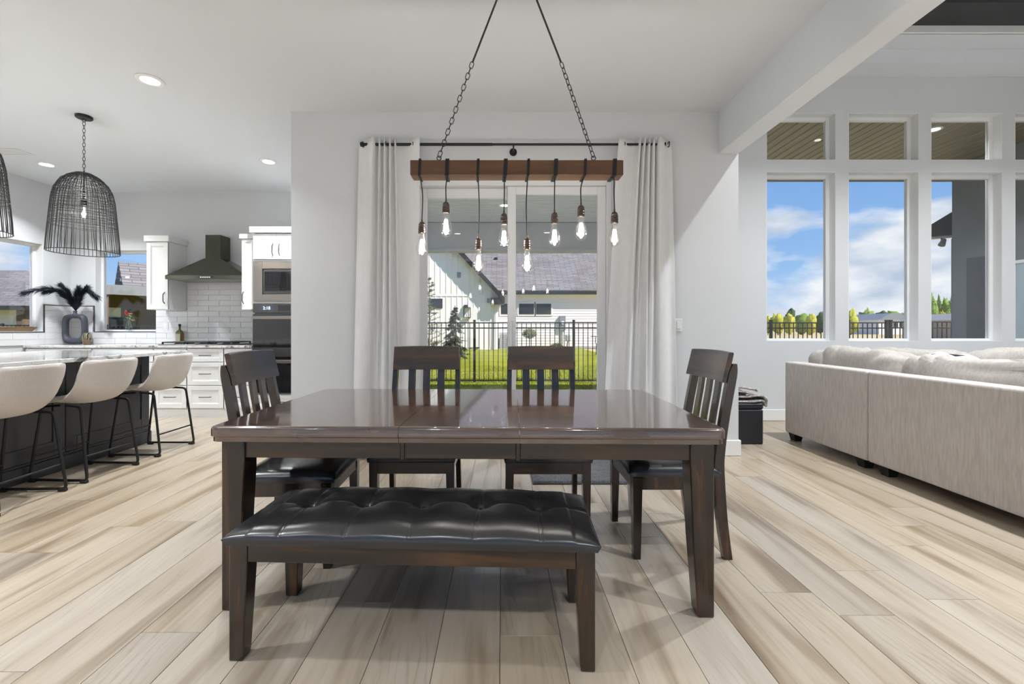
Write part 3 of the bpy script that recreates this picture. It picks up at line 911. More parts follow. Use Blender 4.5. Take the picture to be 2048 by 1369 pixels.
# ================================================================ BENCH
bn = thing('tufted_bench', 'dark wooden bench with black button-tufted leather seat in front of the table', 'bench', (-.302, 1.672, 0), math.radians(-2.3))
BX = [-.44, -.22, 0, .22, .44]
def tuft(x, y):
    d = 0.0
    for bx_ in BX:
        r2 = ((x - bx_) ** 2 + (y - .02) ** 2)
        d += .022 * math.exp(-r2 / .0012) + .011 * math.exp(-r2 / .007)
        d += .0025 * math.exp(-((x - bx_) / .009) ** 2)
        for a_ in (.9, 2.24, 4.04, 5.38):                       # creases running into each button
            dx, dy = x - bx_, y - .02
            al = dx * math.cos(a_) + dy * math.sin(a_); pe = -dx * math.sin(a_) + dy * math.cos(a_)
            if al > 0: d += .004 * math.exp(-(pe / .007) ** 2) * math.exp(-al / .045)
    d += .0060 * math.exp(-((y - .02) / .009) ** 2)
    if abs(x) < .55: d -= .0045 * (.5 - .5 * math.cos(2 * PI * (x - .0) / .22))
    return d
seat = puff(1.275, .445,   .398, .470, 'seat', M['leather'], bn, 220, 64, p=4, tuft=tuft)
def seat_z(x, y, w=1.275, d=.445, z0=.398, z1=.470, p=4):
    u, v = x / (w / 2), y / (d / 2)
    dome = max(0.0, (1 - abs(u) ** p) * (1 - abs(v) ** p)) ** .45
    return z0 + (z1 - z0) * (.30 + .62 * dome + .08 * (1 - u * u) * (1 - v * v)) - tuft(x, y) * dome ** .5
for bx_ in BX:
    for dx in (-.0065, .0065):
        ys_ = [-.2205 + .441 * q / 90 for q in range(91)]
        ys_ = [y for y in ys_ if abs(y - .02) > .02]
        for seg in ([y for y in ys_ if y < .02], [y for y in ys_ if y > .02]):
            MB().tube([(bx_ + dx, y, seat_z(bx_ + dx, y) - .0002) for y in seg], .0008, 4).build('stitch_seam', M['stitch'], seat, smooth=60)
for bx_ in BX:
    MB().lathe([(.0, .0085), (.005, .008), (.011, .004), (.013, 0), (.011, -.005), (0, -.005)], 14, caps=False).build('button', M['button'], seat, (bx_, .02, seat_z(bx_, .02) + .006), smooth=60)
for s in (-1, 1):
    MB().box(-.555, .555, s * .178, s * .200, .335, .398, .002).build('apron', M['espresso_x'], bn)
    MB().box(s * .585, s * .607, -.145, .145, .335, .398, .002).build('apron', M['espresso'], bn)
    for sy in (-1, 1):
        W = .062; zs = [(.398, W), (.30, W), (.02, W * .80), (0, W * .76)]
        mb = MB()
        for z, w in zs:
            X0, Y0_ = s * .617, sy * .205
            mb.v += [(X0, Y0_, z), (X0 - s * w, Y0_, z), (X0 - s * w, Y0_ - sy * w, z), (X0, Y0_ - sy * w, z)]
        for j in range(3):
            for i in range(4): mb.f.append((j * 4 + i, j * 4 + (i + 1) % 4, (j + 1) * 4 + (i + 1) % 4, (j + 1) * 4 + i))
        mb.f.append((0, 1, 2, 3)); mb.f.append((12, 13, 14, 15))
        lg = mb.build('leg', M['espresso'], bn, smooth=20)
        bv = lg.modifiers.new('bevel', 'BEVEL'); bv.width = .004; bv.segments = 2; bv.limit_method = 'ANGLE'; bv.angle_limit = math.radians(60)

# ================================================================ CHANDELIER
CY = 2.30
cd = thing('beam_chandelier', 'wooden beam chandelier with eight filament bulbs on black cords above the table', 'chandelier', (.077, CY, H))
def L(x, z): return (x - .077, 0, z - H)
bx0, bx1 = ax(820, CY - .045) - .077, ax(1247, CY - .045) - .077
bz0, bz1 = az(350, CY - .045) - H, az(320, CY - .045) - H
MB().box(bx0, bx1, -.045, .045, bz0, bz1, .003).build('wooden_beam', M['beamwood'], cd)
MB().lathe([(.0, -.001), (.075, -.001), (.075, -.016), (.066, -.024), (0, -.026)], 28, (0, 0, 0), caps=False).build('ceiling_canopy', M['black'], cd, smooth=40)
def link_mesh(Ln=.036, Wd=.019, r=.0022):
    pts = []
    for k_ in range(16):
        a = 2 * PI * k_ / 16
        x = Wd / 2 * math.cos(a); z = Wd / 2 * math.sin(a) + math.copysign((Ln - Wd) / 2, math.sin(a) if abs(math.sin(a)) > 1e-6 else 1)
        pts.append((x, 0, z))
    me = MB().tube(pts, r, 6, closed=True).mesh('chain_link', 60); me.materials.append(M['iron']); return me
LK = link_mesh()
def chain(par, p0, p1, pitch=.0305, me=LK):
    p0, p1 = Vector(p0), Vector(p1); d = p1 - p0; n = max(2, round(d.length / pitch))
    q = d.to_track_quat('Z', 'Y')
    for i in range(n):
        o = bpy.data.objects.new('chain_link', me); COL.objects.link(o); o.parent = par
        o.location = p0 + d * ((i + .5) / n)
        o.rotation_mode = 'QUATERNION'
        from mathutils import Quaternion
        o.rotation_quaternion = q @ Quaternion((0, 0, 1), (.35 if i % 2 else .35 + PI / 2))
for s, pb, pt in ((-1, 878, 945), (1, 1187, 1122)):
    pb_, pt_ = L(ax(pb, CY), az(318, CY)), L(ax(pt, CY), az(125, CY))
    top = (s * .035, 0, -.024)
    MB().tube([top, pt_], .0052, 8).build('rod', M['iron'], cd, smooth=60)
    MB().tube([(pb_[0] + .011 * math.cos(2 * PI * k_ / 14), 0, pb_[2] + .004 + .011 * math.sin(2 * PI * k_ / 14)) for k_ in range(14)], .0026, 6, closed=True).build('eyelet', M['iron'], cd, smooth=60)
    chain(cd, (pb_[0], 0, pb_[2] + .010), pt_)
BULB = [(.0, -.119), (.008, -.1185), (.020, -.112), (.029, -.098), (.0318, -.082), (.030, -.066), (.024, -.045), (.017, -.024), (.0135, -.008), (.0130, .004)]
SOCK = [(.0, .076), (.004, .076), (.005, .062), (.012, .058), (.0165, .050), (.0175, .044), (.0165, .041), (.0185, .038), (.0185, .030), (.0168, .028), (.0190, .025), (.0190, .017), (.0170, .015), (.0192, .012), (.0192, .002), (.017, 0), (0, 0)]
bulb_me = MB().lathe(BULB, 24, caps=False).mesh('bulb', 80); bulb_me.materials.append(M['bulb_glass'])
sock_me = MB().lathe(SOCK, 20, caps=False).mesh('lamp_socket', 35); sock_me.materials.append(M['socket'])
fm = MB()
for k_ in range(6):
    a = 2 * PI * k_ / 6
    fm.tube([(.007 * math.cos(a), .007 * math.sin(a), -.030), (.014 * math.cos(a), .014 * math.sin(a), -.092)], .0017, 5)
fil_me = fm.mesh('filament'); fil_me.materials.append(M['filament'])
stem_me = MB().tube([(0, 0, 0), (0, 0, -.09)], [.006, .0022], 8).mesh('glass_stem'); stem_me.materials.append(M['bulb_glass'])
bl = bpy.data.lights.new('filament_lamp', 'POINT'); bl.energy = 3.8; bl.color = (1, .975, .94); bl.shadow_soft_size = .012
cord_x = [844, 892, 957, 1008, 1054, 1109, 1162, 1229]
wrap_x = [838, 893, 955, 1010, 1056, 1111, 1170, 1229]
bot_y = [514, 474, 547, 497, 547, 495, 481, 494]
loops_n = [2, 3, 2, 3, 2, 3, 2, 3]
CYL = CY - .03
for cx_, wx_, by_, ln in zip(cord_x, wrap_x, bot_y, loops_n):
    X = ax(cx_, CYL) - .077; Zb = az(by_, CYL) - H; zs_ = Zb + .119
    XW = ax(wx_, CY - .05) - .077
    wr = MB()
    for q in range(ln):
        dx = (q - (ln - 1) / 2) * .0065; g = .0032; sl = .004
        P = [(XW + dx, -.045 - g, bz0 - g), (XW + dx + sl, -.045 - g, bz1 + g), (XW + dx, .045 + g, bz1 + g), (XW + dx - sl, .045 + g, bz0 - g)]
        wr.tube(P, .0034, 6, closed=True)
    wr.build('cord_wrap', M['blackmatte'], cd, smooth=60)
    ring_top = zs_ + .076
    mid = (ring_top + bz0) / 2
    MB().tube(curve_pts([(XW, -.03, bz0 - .003), (X + (XW - X) * .4, -.03, bz0 - .03), (X + .004 * math.sin(cx_), -.03, mid), (X, -.03, ring_top)], 6), .0030, 6).build('cord', M['blackmatte'], cd, smooth=60)
    so = obj('lamp_socket', sock_me, None, cd, (X, -.03, zs_))
    bu = obj('bulb', bulb_me, None, cd, (X, -.03, zs_))
    obj('filament', fil_me, None, bu, (0, 0, 0)); obj('glass_stem', stem_me, None, bu, (0, 0, 0))
    lo = bpy.data.objects.new('lamp', bl); COL.objects.link(lo); lo.parent = cd; lo.location = (X, -.03, zs_ - .06)

# ================================================================ CURTAINS
ROD_Y, ROD_Z = 3.795, az(289, 3.795)
rd = thing('curtain_rod', 'thin black curtain rod spanning the glass door', 'curtain rod', (ax(1027, ROD_Y), YW, ROD_Z))
rx = rd.location.x
def RX(px): return ax(px, ROD_Y) - rx
MB().tube([(RX(728), ROD_Y - YW, 0), (RX(985), ROD_Y - YW, 0)], .0125, 14).build('rod', M['black'], rd, smooth=60)
MB().tube([(RX(960), ROD_Y - YW, 0), (RX(1325), ROD_Y - YW, 0)], .0105, 14).build('inner_rod', M['black'], rd, smooth=60)
for px_ in (724, 1328):
    MB().tube([(RX(px_) - .012, ROD_Y - YW, 0), (RX(px_) + .012, ROD_Y - YW, 0)], .019, 16).build('end_cap', M['black'], rd, smooth=40)
MB().tube([(0, 0 - .001, -.028), (0, -.012, -.028)], .033, 22).build('bracket_plate', M['black'], rd, smooth=40)
MB().tube([(0, -.01, -.028), (0, ROD_Y - YW, -.026), (0, ROD_Y - YW, -.011)], .007, 8).build('bracket_arm', M['black'], rd, smooth=40)

def curtain(label, xt, xb, seed, flip):
    """xt/xb: (left, right) at the top and near the floor"""
    cu = thing('curtain', label, 'curtain', ((xt[0] + xt[1]) / 2, ROD_Y, 0), group='white door curtains')
    cxm = (xt[0] + xt[1]) / 2
    nu, nv = 150, 44
    ztop = ROD_Z + .052
    rr = random.Random(seed); ph = rr.random() * 6
    def tmap(u):   # bunched folds between the two broad end folds
        q = 1 - u if flip else u
        if q < .24: r_ = q / .24 * .27
        elif q < .78: r_ = .27 + (q - .24) / .54 * .37
        else: r_ = .64 + (q - .78) / .22 * .36
        return 1 - r_ if flip else r_
    def fn(i, j):
        u = i / (nu - 1); v = j / (nv - 1)
        z = ztop + (0.012 - ztop) * v
        a = xt[0] + (xt[1] - xt[0]) * tmap(u)
        ub = .35 * u + .65 * (tmap(u) * .35 + u * .65)
        b = xb[0] + (xb[1] - xb[0]) * ub
        s_ = v ** .8
        x = a * (1 - s_) + b * s_
        q = 1 - u if flip else u
        cyc = q / .24 * .5 if q < .24 else (.5 + (q - .24) / .54 * 4.5 if q < .78 else 5.0 + (q - .78) / .22 * .5)
        mixv = min(1, v * 1.1) ** 1.6 * .75
        fold = math.cos(2 * PI * cyc + PI) * (1 - mixv) + math.cos(2 * PI * (3.1 * q + .25 * math.sin(ph + 3 * u)) + PI) * mixv
        amp = .040 * (1 - .15 * v)
        w2 = .016 * v * math.sin(2 * PI * 2.6 * u + ph) + .012 * v * nz(u * 9, v * 2, seed)
        y = -amp * fold * (.62 + .38 * v if .24 < q < .78 else .9) + w2
        x += .014 * v * math.sin(2 * PI * 5.5 * u + ph * 2) * (1 - abs(2 * u - 1))
        if v < .05: z -= .012 * (1 - abs(fold))
        return (x - cxm, y, z)
    mb = MB(); mb.grid(fn, nu, nv)
    o = mb.build('cloth_panel', M['curtain_fabric'], cu, smooth=80)
    sd = o.modifiers.new('solid', 'SOLIDIFY'); sd.thickness = .003
    for q in ([.07, .5, .93]):
        u = q; xg_ = xt[0] + (xt[1] - xt[0]) * tmap(u) - cxm
        MB().tube([(xg_, .022 * math.cos(2 * PI * k_ / 18), ROD_Z + .022 * math.sin(2 * PI * k_ / 18)) for k_ in range(18)], .0042, 6, closed=True).build('grommet', M['handle'], cu, smooth=60)
    return cu
curtain('white patterned curtain panel on the left side of the glass door', (ax(716, 3.795), ax(841, 3.795)), (ax(703, 3.795), ax(841, 3.795)), 3, False)
curtain('white patterned curtain panel on the right side of the glass door', (ax(1236, 3.795), ax(1346, 3.795)), (ax(1203, 3.795), ax(1356, 3.795)), 8, True)

# light switch on the dining wall
sw = thing('light_switch', 'white rocker light switch plate beside the right curtain', 'switch', (ax(1356, YW), YW - .001, az(664, YW)))
MB().box(-.036, .036, -.006, 0, 0, .115, .003).build('plate', M['plastic'], sw)
MB().box(-.016, .016, -.010, -.006, .025, .090, .002).build('rocker', M['white'], sw)

# door mat
rg = thing('door_mat', 'dark grey shaggy door mat on the floor in front of the glass door', 'rug', (.80, 3.50, 0))
MB().box(-.58, .58, -.325, .325, .001, .006, .002).build('backing', M['blackmatte'], rg)
mb = MB(); rr = random.Random(4)
def pile(i, j):
    x = -.572 + 1.144 * i / 120; y = -.317 + .634 * j / 70
    e = min(1, min(i, 120 - i, j, 70 - j) / 1.0)
    return (x, y, .006 + (.010 + .008 * rr.random()) * e)
mb.grid(pile, 121, 71)
o = mb.build('pile', M['rug_pile'], rg, smooth=180); o['kind'] = 'stuff'

# ================================================================ KITCHEN ISLAND
isl = thing('kitchen_island', 'charcoal painted kitchen island with panelled seating side', 'island', (-3.95, 2.95, 0))
def ib(nm, mat, x0, x1, y0, y1, z0, z1, c=.002, par=isl):
    return MB().box(x0 + 3.95, x1 + 3.95, y0 - 2.95, y1 - 2.95, z0, z1, c).build(nm, mat, par)
IX, IY1 = -3.50, 4.37
ib('body', M['darkpaint'], -4.40, IX - .02, 1.62, IY1, 0, .879)
ib('base_board', M['darkpaint'], IX - .02, IX + .014, 1.60, IY1 + .012, 0, .115, .006)
ib('base_moulding', M['darkpaint'], IX - .02, IX + .008, 1.60, IY1 + .008, .115, .135, .006)
ys = [1.64, 2.60, 3.53, IY1]
for a, b in zip(ys[:-1], ys[1:]):
    p = ib('side_panel', M['darkpaint'], IX - .02, IX - .010, a + .003, b - .003, .135, .879, 0)
    ib('stile', M['darkpaint'], IX - .010, IX, a + .003, a + .095, .135, .879, .003, isl)
    ib('stile', M['darkpaint'], IX - .010, IX, b - .095, b - .003, .135, .879, .003, isl)
    ib('panel_rail', M['darkpaint'], IX - .010, IX, a + .095, b - .095, .135, .245, .003, isl)
    ib('panel_rail', M['darkpaint'], IX - .010, IX, a + .095, b - .095, .775, .879, .003, isl)
def rough_slab(name, label, x0, x1, y0, y1, z0, z1):
    t_ = thing(name, label, 'countertop', ((x0 + x1) / 2, (y0 + y1) / 2, z0))
    MB().box(-(x1 - x0) / 2, (x1 - x0) / 2, -(y1 - y0) / 2, (y1 - y0) / 2, 0, z1 - z0, .004).build('stone_slab', M['granite'], t_)
    return t_
rough_slab('island_countertop', 'white granite slab with black veins on the dark island', -4.47, -3.135, 1.55, 4.385, .881, .912)

# ================================================================ BAR STOOLS (face -Y)
def make_stool():
    s = thing('counter_stool', 'x', 'stool', group='upholstered counter stools along the island')
    prof = curve_pts([(-.215, .560), (-.20, .590), (-.10, .588), (.02, .574), (.115, .580), (.182, .628), (.212, .705), (.228, .795), (.240, .870), (.240, .880)], 4)
    n = len(prof); nu = 17
    # width along the profile: seat front, hips, back top
    def wid(t_): return .185 + .045 * math.sin(min(1, t_ * 1.35) * PI / 2) - .030 * max(0, (t_ - .72) / .28) ** 2 * 1.0
    mb = MB()
    def fn(i, j):
        u = -1 + 2 * i / (nu - 1); t_ = j / (n - 1); p = prof[j]; w = wid(t_)
        seatk = max(0, 1 - t_ / .55); backk = max(0, min(1, (t_ - .42) / .3))
        y, z = p.x, p.y
        au = abs(u)
        z2 = z + .018 * seatk * au ** 3 + (.075 * math.exp(-((t_ - .52) / .20) ** 2)) * au ** 3
        y2 = y - .045 * backk * au ** 2.2 - .030 * math.exp(-((t_ - .55) / .18) ** 2) * au ** 3
        if t_ > .93: z2 -= .05 * ((t_ - .93) / .07) ** 1.5 * au ** 6
        return (u * w, y2, z2)
    mb.grid(fn, nu, n)
    o = mb.build('seat_shell', M['stool_fabric'], s, smooth=80)
    sd = o.modifiers.new('solid', 'SOLIDIFY'); sd.thickness = .030; sd.offset = 0
    bv = o.modifiers.new('bevel', 'BEVEL'); bv.width = .010; bv.segments = 3; bv.limit_method = 'ANGLE'; bv.angle_limit = math.radians(50)
    for sx_ in (-1, 1):
        P = [(sx_ * .175, .02, .560), (sx_ * .195, .155, .552), (sx_ * .212, .225, .018), (sx_ * .212, -.225, .018), (sx_ * .192, -.150, .552), (sx_ * .175, -.02, .560)]
        MB().tube(rounded_path(P, .035, 5), .0095, 10).build('side_frame', M['black'], s, smooth=60)
        for y in (-.20, .20):
            MB().box(sx_ * .212 - .014, sx_ * .212 + .014, y - .026, y + .026, 0.0, .024, .005).build('foot_pad', M['blackmatte'], s)
    MB().tube([(-.203, .197, .19), (.203, .197, .19)], .007, 8).build('crossbar', M['black'], s, smooth=60)
    MB().tube([(-.203, -.197, .19), (.203, -.197, .19)], .008, 8).build('footrest', M['black'], s, smooth=60)
    return s
stl = make_stool()
stl['label'] = 'pale upholstered counter stool at the far end of the island'
stl.location = (-3.225, 4.075, 0); stl.rotation_euler = (0, 0, -PI / 2)
for lab, y, dr in (('beige upholstered counter stool in the middle of the island row', 3.43, -3), ('beige upholstered counter stool cut off by the left picture edge', 2.83, 2)):
    o = copy_tree(stl); o['label'] = lab; o.location = (-3.235, y, 0); o.rotation_euler = (0, 0, -PI / 2 + math.radians(dr))

# ================================================================ PENDANTS
def make_pendant():
    p = thing('cage_pendant', 'x', 'pendant light', group='woven cage pendants above the island')
    MB().lathe([(0, -.001), (.062, -.001), (.062, -.018), (.056, -.024), (0, -.024)], 26, caps=False).build('ceiling_canopy', M['black'], p, smooth=40)
    MB().tube([(.016 * math.cos(2 * PI * k_ / 14), 0, -.040 + .016 * math.sin(2 * PI * k_ / 14)) for k_ in range(14)], .0025, 6, closed=True).build('loop', M['iron'], p, smooth=60)
    chain(p, (0, 0, -.50), (0, 0, -.052), .031)
    ztop, zbot = -.510, -1.235
    prof = [(.012, ztop), (.06, ztop - .012), (.115, ztop - .045), (.165, ztop - .10), (.198, ztop - .17), (.214, ztop - .25), (.223, ztop - .35), (.231, ztop - .45), (.239, ztop - .55), (.246, ztop - .64), (.250, zbot)]
    def rad(z):
        for (r0, z0), (r1, z1) in zip(prof[:-1], prof[1:]):
            if z1 <= z <= z0: return r0 + (r1 - r0) * (z0 - z) / (z0 - z1)
        return prof[-1][0]
    rr = random.Random(12); NR = 54
    mb = MB()
    for k_ in range(NR):
        a = 2 * PI * (k_ + rr.uniform(-.22, .22)) / NR; w = rr.uniform(-.02, .02)
        pts = []
        for q, (r, z) in enumerate(prof):
            aa = a + w * math.sin(q * .9 + k_)
            pts.append((r * math.cos(aa), r * math.sin(aa), z))
        mb.tube(pts, .0026, 4)
    o = mb.build('cage_ribs', M['iron'], p, smooth=60); o['kind'] = 'stuff'
    mb = MB(); z = ztop - .03
    while z > ztop - .50:
        tilt = rr.uniform(-.010, .010); ph = rr.random() * 6; r = rad(z) + .001
        mb.tube([(r * math.cos(2 * PI * q / 40), r * math.sin(2 * PI * q / 40), z + tilt * math.sin(2 * PI * q / 40 + ph)) for q in range(40)], .0024, 4, closed=True)
        z -= rr.uniform(.018, .026)
    o = mb.build('cage_hoops', M['iron'], p, smooth=60); o['kind'] = 'stuff'
    mb = MB()
    for z in (zbot,):
        r = rad(z); mb.tube([(r * math.cos(2 * PI * q / 48), r * math.sin(2 * PI * q / 48), z) for q in range(48)], .0038, 6, closed=True)
    mb.build('rim', M['iron'], p, smooth=60)
    MB().tube([(0, 0, ztop + .01), (0, 0, -.755)], .006, 8).build('stem', M['black'], p, smooth=60)
    MB().lathe([(0, -.745), (.019, -.75), (.021, -.80), (.018, -.81), (0, -.81)], 18, caps=False).build('lamp_socket', M['black'], p, smooth=40)
    pts = [(.016, -.806), (.018, -.822)]
    for q in range(1, 13):
        t_ = .30 + (PI - .30) * q / 12
        pts.append((.062 * math.sin(t_), -.884 + .062 * math.cos(t_)))
    pts[-1] = (0.0005, pts[-1][1])
    MB().lathe(pts, 26, caps=False).build('globe_bulb', M['bulb_glass'], p, smooth=80)
    f = MB()
    for k_ in range(5):
        a = 2 * PI * k_ / 5
        f.tube([(.006 * math.cos(a), .006 * math.sin(a), -.835), (.008 * math.cos(a), .008 * math.sin(a), -.918)], .0022, 5)
    f.build('filament', M['filament'], p)
    ld = bpy.data.lights.new('pendant_lamp', 'POINT'); ld.energy = 9.0; ld.color = (1, .95, .88); ld.shadow_soft_size = .015
    lo = bpy.data.objects.new('lamp', ld); COL.objects.link(lo); lo.parent = p; lo.location = (0, 0, -.88)
    return p
pd = make_pendant(); pd['label'] = 'black wire cage pendant hanging over the island, fully in view'
pd.location = (ax(168, 3.98), 3.98, H)
o = copy_tree(pd); o['label'] = 'black wire cage pendant cut off by the left picture edge'
o.location = (pd.location.x, 3.07, H); o.rotation_euler = (0, 0, .7)

# ================================================================ BASE CABINETS
def shaker(par, nm, x0, x1, z0, z1, y, th=.02, fr=.055, pull=None, vert=False, mat=None):
    """door or drawer front lying in plane y (front towards -Y), with raised frame; returns it"""
    mat = mat or M['cab']; xc, zc = (x0 + x1) / 2, z0
    d = MB().box(x0 - xc, x1 - xc, -th * .55, 0, 0, z1 - z0, 0)
    w, h = (x1 - x0) / 2, z1 - z0
    f = min(fr, h * .28, w * .5)
    d.box(-w, -w + f, -th, 0, 0, h, .0015); d.box(w - f, w, -th, 0, 0, h, .0015)
    d.box(-w + f, w - f, -th, 0, 0, f, .0015); d.box(-w + f, w - f, -th, 0, h - f, h, .0015)
    d.box(-w + f, -w + f + .010, -th * .8, 0, f, h - f, .003); d.box(w - f - .010, w - f, -th * .8, 0, f, h - f, .003)
    d.box(-w + f + .01, w - f - .01, -th * .8, 0, f, f + .010, .003); d.box(-w + f + .01, w - f - .01, -th * .8, 0, h - f - .010, h - f, .003)
    o = d.build(nm, mat, par, (xc, y, z0))
    if pull:
        px_, pz_ = pull
        if vert:
            P = [(px_, -th, pz_ - .075), (px_, -th - .030, pz_ - .045), (px_, -th - .030, pz_ + .045), (px_, -th, pz_ + .075)]
        else:
            P = [(px_ - .075, -th, pz_), (px_ - .062, -th - .028, pz_), (px_ + .062, -th - .028, pz_), (px_ + .075, -th, pz_)]
        MB().tube(rounded_path([(a - xc, b, c - z0) for a, b, c in P], .012, 3), .0052, 8).build('handle', M['handle'], o, smooth=60)
    return o
FY = 5.60
def base_unit(label, x0, x1, kind, filler=False):
    c = thing('base_cabinet', label, 'cabinet', ((x0 + x1) / 2, FY, 0), group='white base cabinets along the back wall')
    xm = (x0 + x1) / 2; a, b = x0 - xm, x1 - xm
    MB().box(a + .001, b - .001, .001, YK - FY - .015, .105, .879).build('carcass', M['cab'], c)
    MB().box(a + .001, b - .001, .0, .02, 0, .105).build('toe_kick', M['cab'], c)
    if kind == 'drawers':
        for z0, z1 in ((.115, .400), (.408, .695), (.703, .868)):
            shaker(c, 'drawer', a + .008, b - .008, z0, z1, 0, pull=(0, (z0 + z1) / 2))
    else:
        shaker(c, 'drawer', a + .008, b - .008, .703, .868, 0, pull=(0, .785))
        m = 0
        shaker(c, 'door', a + .008, m - .002, .115, .695, 0, pull=(m - .035, .60), vert=True)
        shaker(c, 'door', m + .002, b - .008, .115, .695, 0, pull=(m + .035, .60), vert=True)
    return c
base_unit('white two-door base cabinet hidden behind the island at the corner', -6.05, -5.20, 'doors')
base_unit('white two-door base cabinet behind the island under the window', -5.20, -4.42, 'doors')
base_unit('white three-drawer base cabinet partly hidden by the far stool', -4.42, -4.00, 'drawers')
base_unit('white three-drawer base cabinet in full view under the cooktop', -4.00, -3.53, 'drawers')
base_unit('narrow white three-drawer base cabinet beside the oven tower', -3.53, -3.165, 'drawers')
rough_slab('back_countertop', 'white granite worktop with dark veins along the kitchen back wall', -6.062, -3.166, 5.565, YK - .013, .881, .912)

# wall cabinet left of the hood
def crown(par, x0, x1, y0, y1, z0, z1):
    MB().box(x0, x1, y0, y1, z0, z1, .004).build('crown', M['cab'], par)
uc = thing('wall_cabinet', 'narrow white wall cabinet between the window and the range hood', 'cabinet', (-4.585, 5.87, 1.378))
MB().box(-.145, .145, .0, YK - 5.87 - .001, 0, .93, .001).build('carcass', M['cab'], uc)
shaker(uc, 'door', -.141, .141, .004, .90, 0, pull=(.100, .155), vert=True)
crown(uc, -.165, .165, -.040, YK - 5.87 - .001, .905, .985)
uc2 = thing('wall_cabinet', 'white wall cabinet squeezed between the range hood and the ovens', 'cabinet', (-3.243, 5.63, 1.365))
MB().box(-.078, .076, .0, YK - 5.63 - .011, 0, .93, .001).build('carcass', M['cab'], uc2)
shaker(uc2, 'door', -.076, .074, .004, .90, 0, fr=.035, pull=(-.052, .155), vert=True)
crown(uc2, -.10, .080, -.040, YK - 5.63 - .001, .905, .965)

# ================================================================ OVEN TOWER
TY = 5.58
tw = thing('oven_tower', 'tall white cabinet tower housing the microwave and double oven', 'cabinet', (-2.775, TY, 0))
a, b = -.385, .385
mb = MB(); mb.box(a, a + .02, 0, .6, 0, 2.40); mb.box(b - .02, b, 0, .6, 0, 2.40); mb.box(a + .02, b - .02, .55, .6, 0, 2.40)
mb.box(a + .02, b - .02, 0, .55, 2.38, 2.40); mb.box(a + .02, b - .02, 0, .55, 0, .30)
mb.box(a + .02, b - .02, 0, .55, 1.445, 1.470); mb.box(a + .02, b - .02, 0, .55, 1.975, 2.000)
mb.build('carcass', M['cab'], tw)
shaker(tw, 'door', a + .012, -.168 + .09, 2.004, 2.325, 0, pull=(-.118, 2.125), vert=True)
shaker(tw, 'door', -.074, b - .012, 2.004, 2.325, 0, pull=(-.034, 2.125), vert=True)
crown(tw, a - .02, b + .02, -.05, .6, 2.335, 2.41)
shaker(tw, 'drawer', a + .008, b - .008, .115, .285, 0, pull=(0, .2))
mw = thing('microwave', 'built-in stainless microwave above the wall oven', 'microwave', (-2.775, TY - .001, 1.471))
MB().box(-.363, .363, .001, .40, .002, .500).build('case', M['steeldark'], mw)
mb = MB(); mb.box(-.370, -.255, -.022, 0, 0, .502, .003); mb.box(.255, .370, -.022, 0, 0, .502, .003); mb.box(-.255, .255, -.022, 0, 0, .090, .003); mb.box(-.255, .255, -.022, 0, .412, .502, .003)
mb.build('trim_kit', M['steel'], mw)
d = MB().box(-.248, .248, -.016, 0, .097, .405, .003).build('door', M['steeldark'], mw)
MB().box(-.225, .13, -.020, -.016, .130, .375, .002).build('door_glass', M['ovenglass'], d)
MB().box(.15, .24, -.020, -.016, .110, .395, .002).build('control_panel', M['ovenglass'], mw)
ov = thing('double_oven', 'black glass and steel double wall oven with lit clock display', 'oven', (-2.775, TY - .001, .301))
MB().box(-.363, .363, .001, .54, .001, 1.142).build('case', M['steeldark'], ov)
cp = MB().box(-.372, .372, -.024, 0, 1.025, 1.142, .003).build('control_panel', M['steeldark'], ov)
MB().box(-.05, .10, -.026, -.024, 1.050, 1.122, .001).build('display', M['ovenglass'], cp)
for nm, z0, z1 in (('upper', .470, 1.012), ('lower', .002, .460)):
    dr = MB().box(-.372, .372, -.030, 0, z0, z1, .004).build('oven_door', M['ovenglass'], ov)
    MB().box(-.372, .372, -.034, -.030, z0, z0 + .012 if nm == 'lower' else z0 + .115, .001).build('steel_band', M['steeldark'], dr)
    MB().box(-.355, .355, -.072, -.058, z1 - .068, z1 - .030, .004).build('handle', M['steel'], dr)
    for sx_ in (-1, 1): MB().box(sx_ * .33 - .012, sx_ * .33 + .012, -.058, -.030, z1 - .062, z1 - .036, .002).build('handle_post', M['steel'], dr)
def text_mesh(txt, size, ext=.0006):
    c = bpy.data.curves.new('txt', 'FONT'); c.body = txt; c.size = size; c.extrude = ext; c.align_x = 'CENTER'
    o = bpy.data.objects.new('txt', c); COL.objects.link(o)
    dg = bpy.context.evaluated_depsgraph_get(); me = bpy.data.meshes.new_from_object(o.evaluated_get(dg))
    bpy.data.objects.remove(o); me.name = 'digits'; return me
me = text_mesh('2:18', .055); me.materials.clear(); me.materials.append(M['clock_glow'])
o = obj('clock_digits', me, None, cp, (-.195, -.0275, 1.066)); o.rotation_euler = (PI / 2, 0, 0)
MB().box(-.285, -.105, -.026, -.024, 1.050, 1.122, .001).build('display', plain('display_blue', (.06, .08, .11), .2), cp)

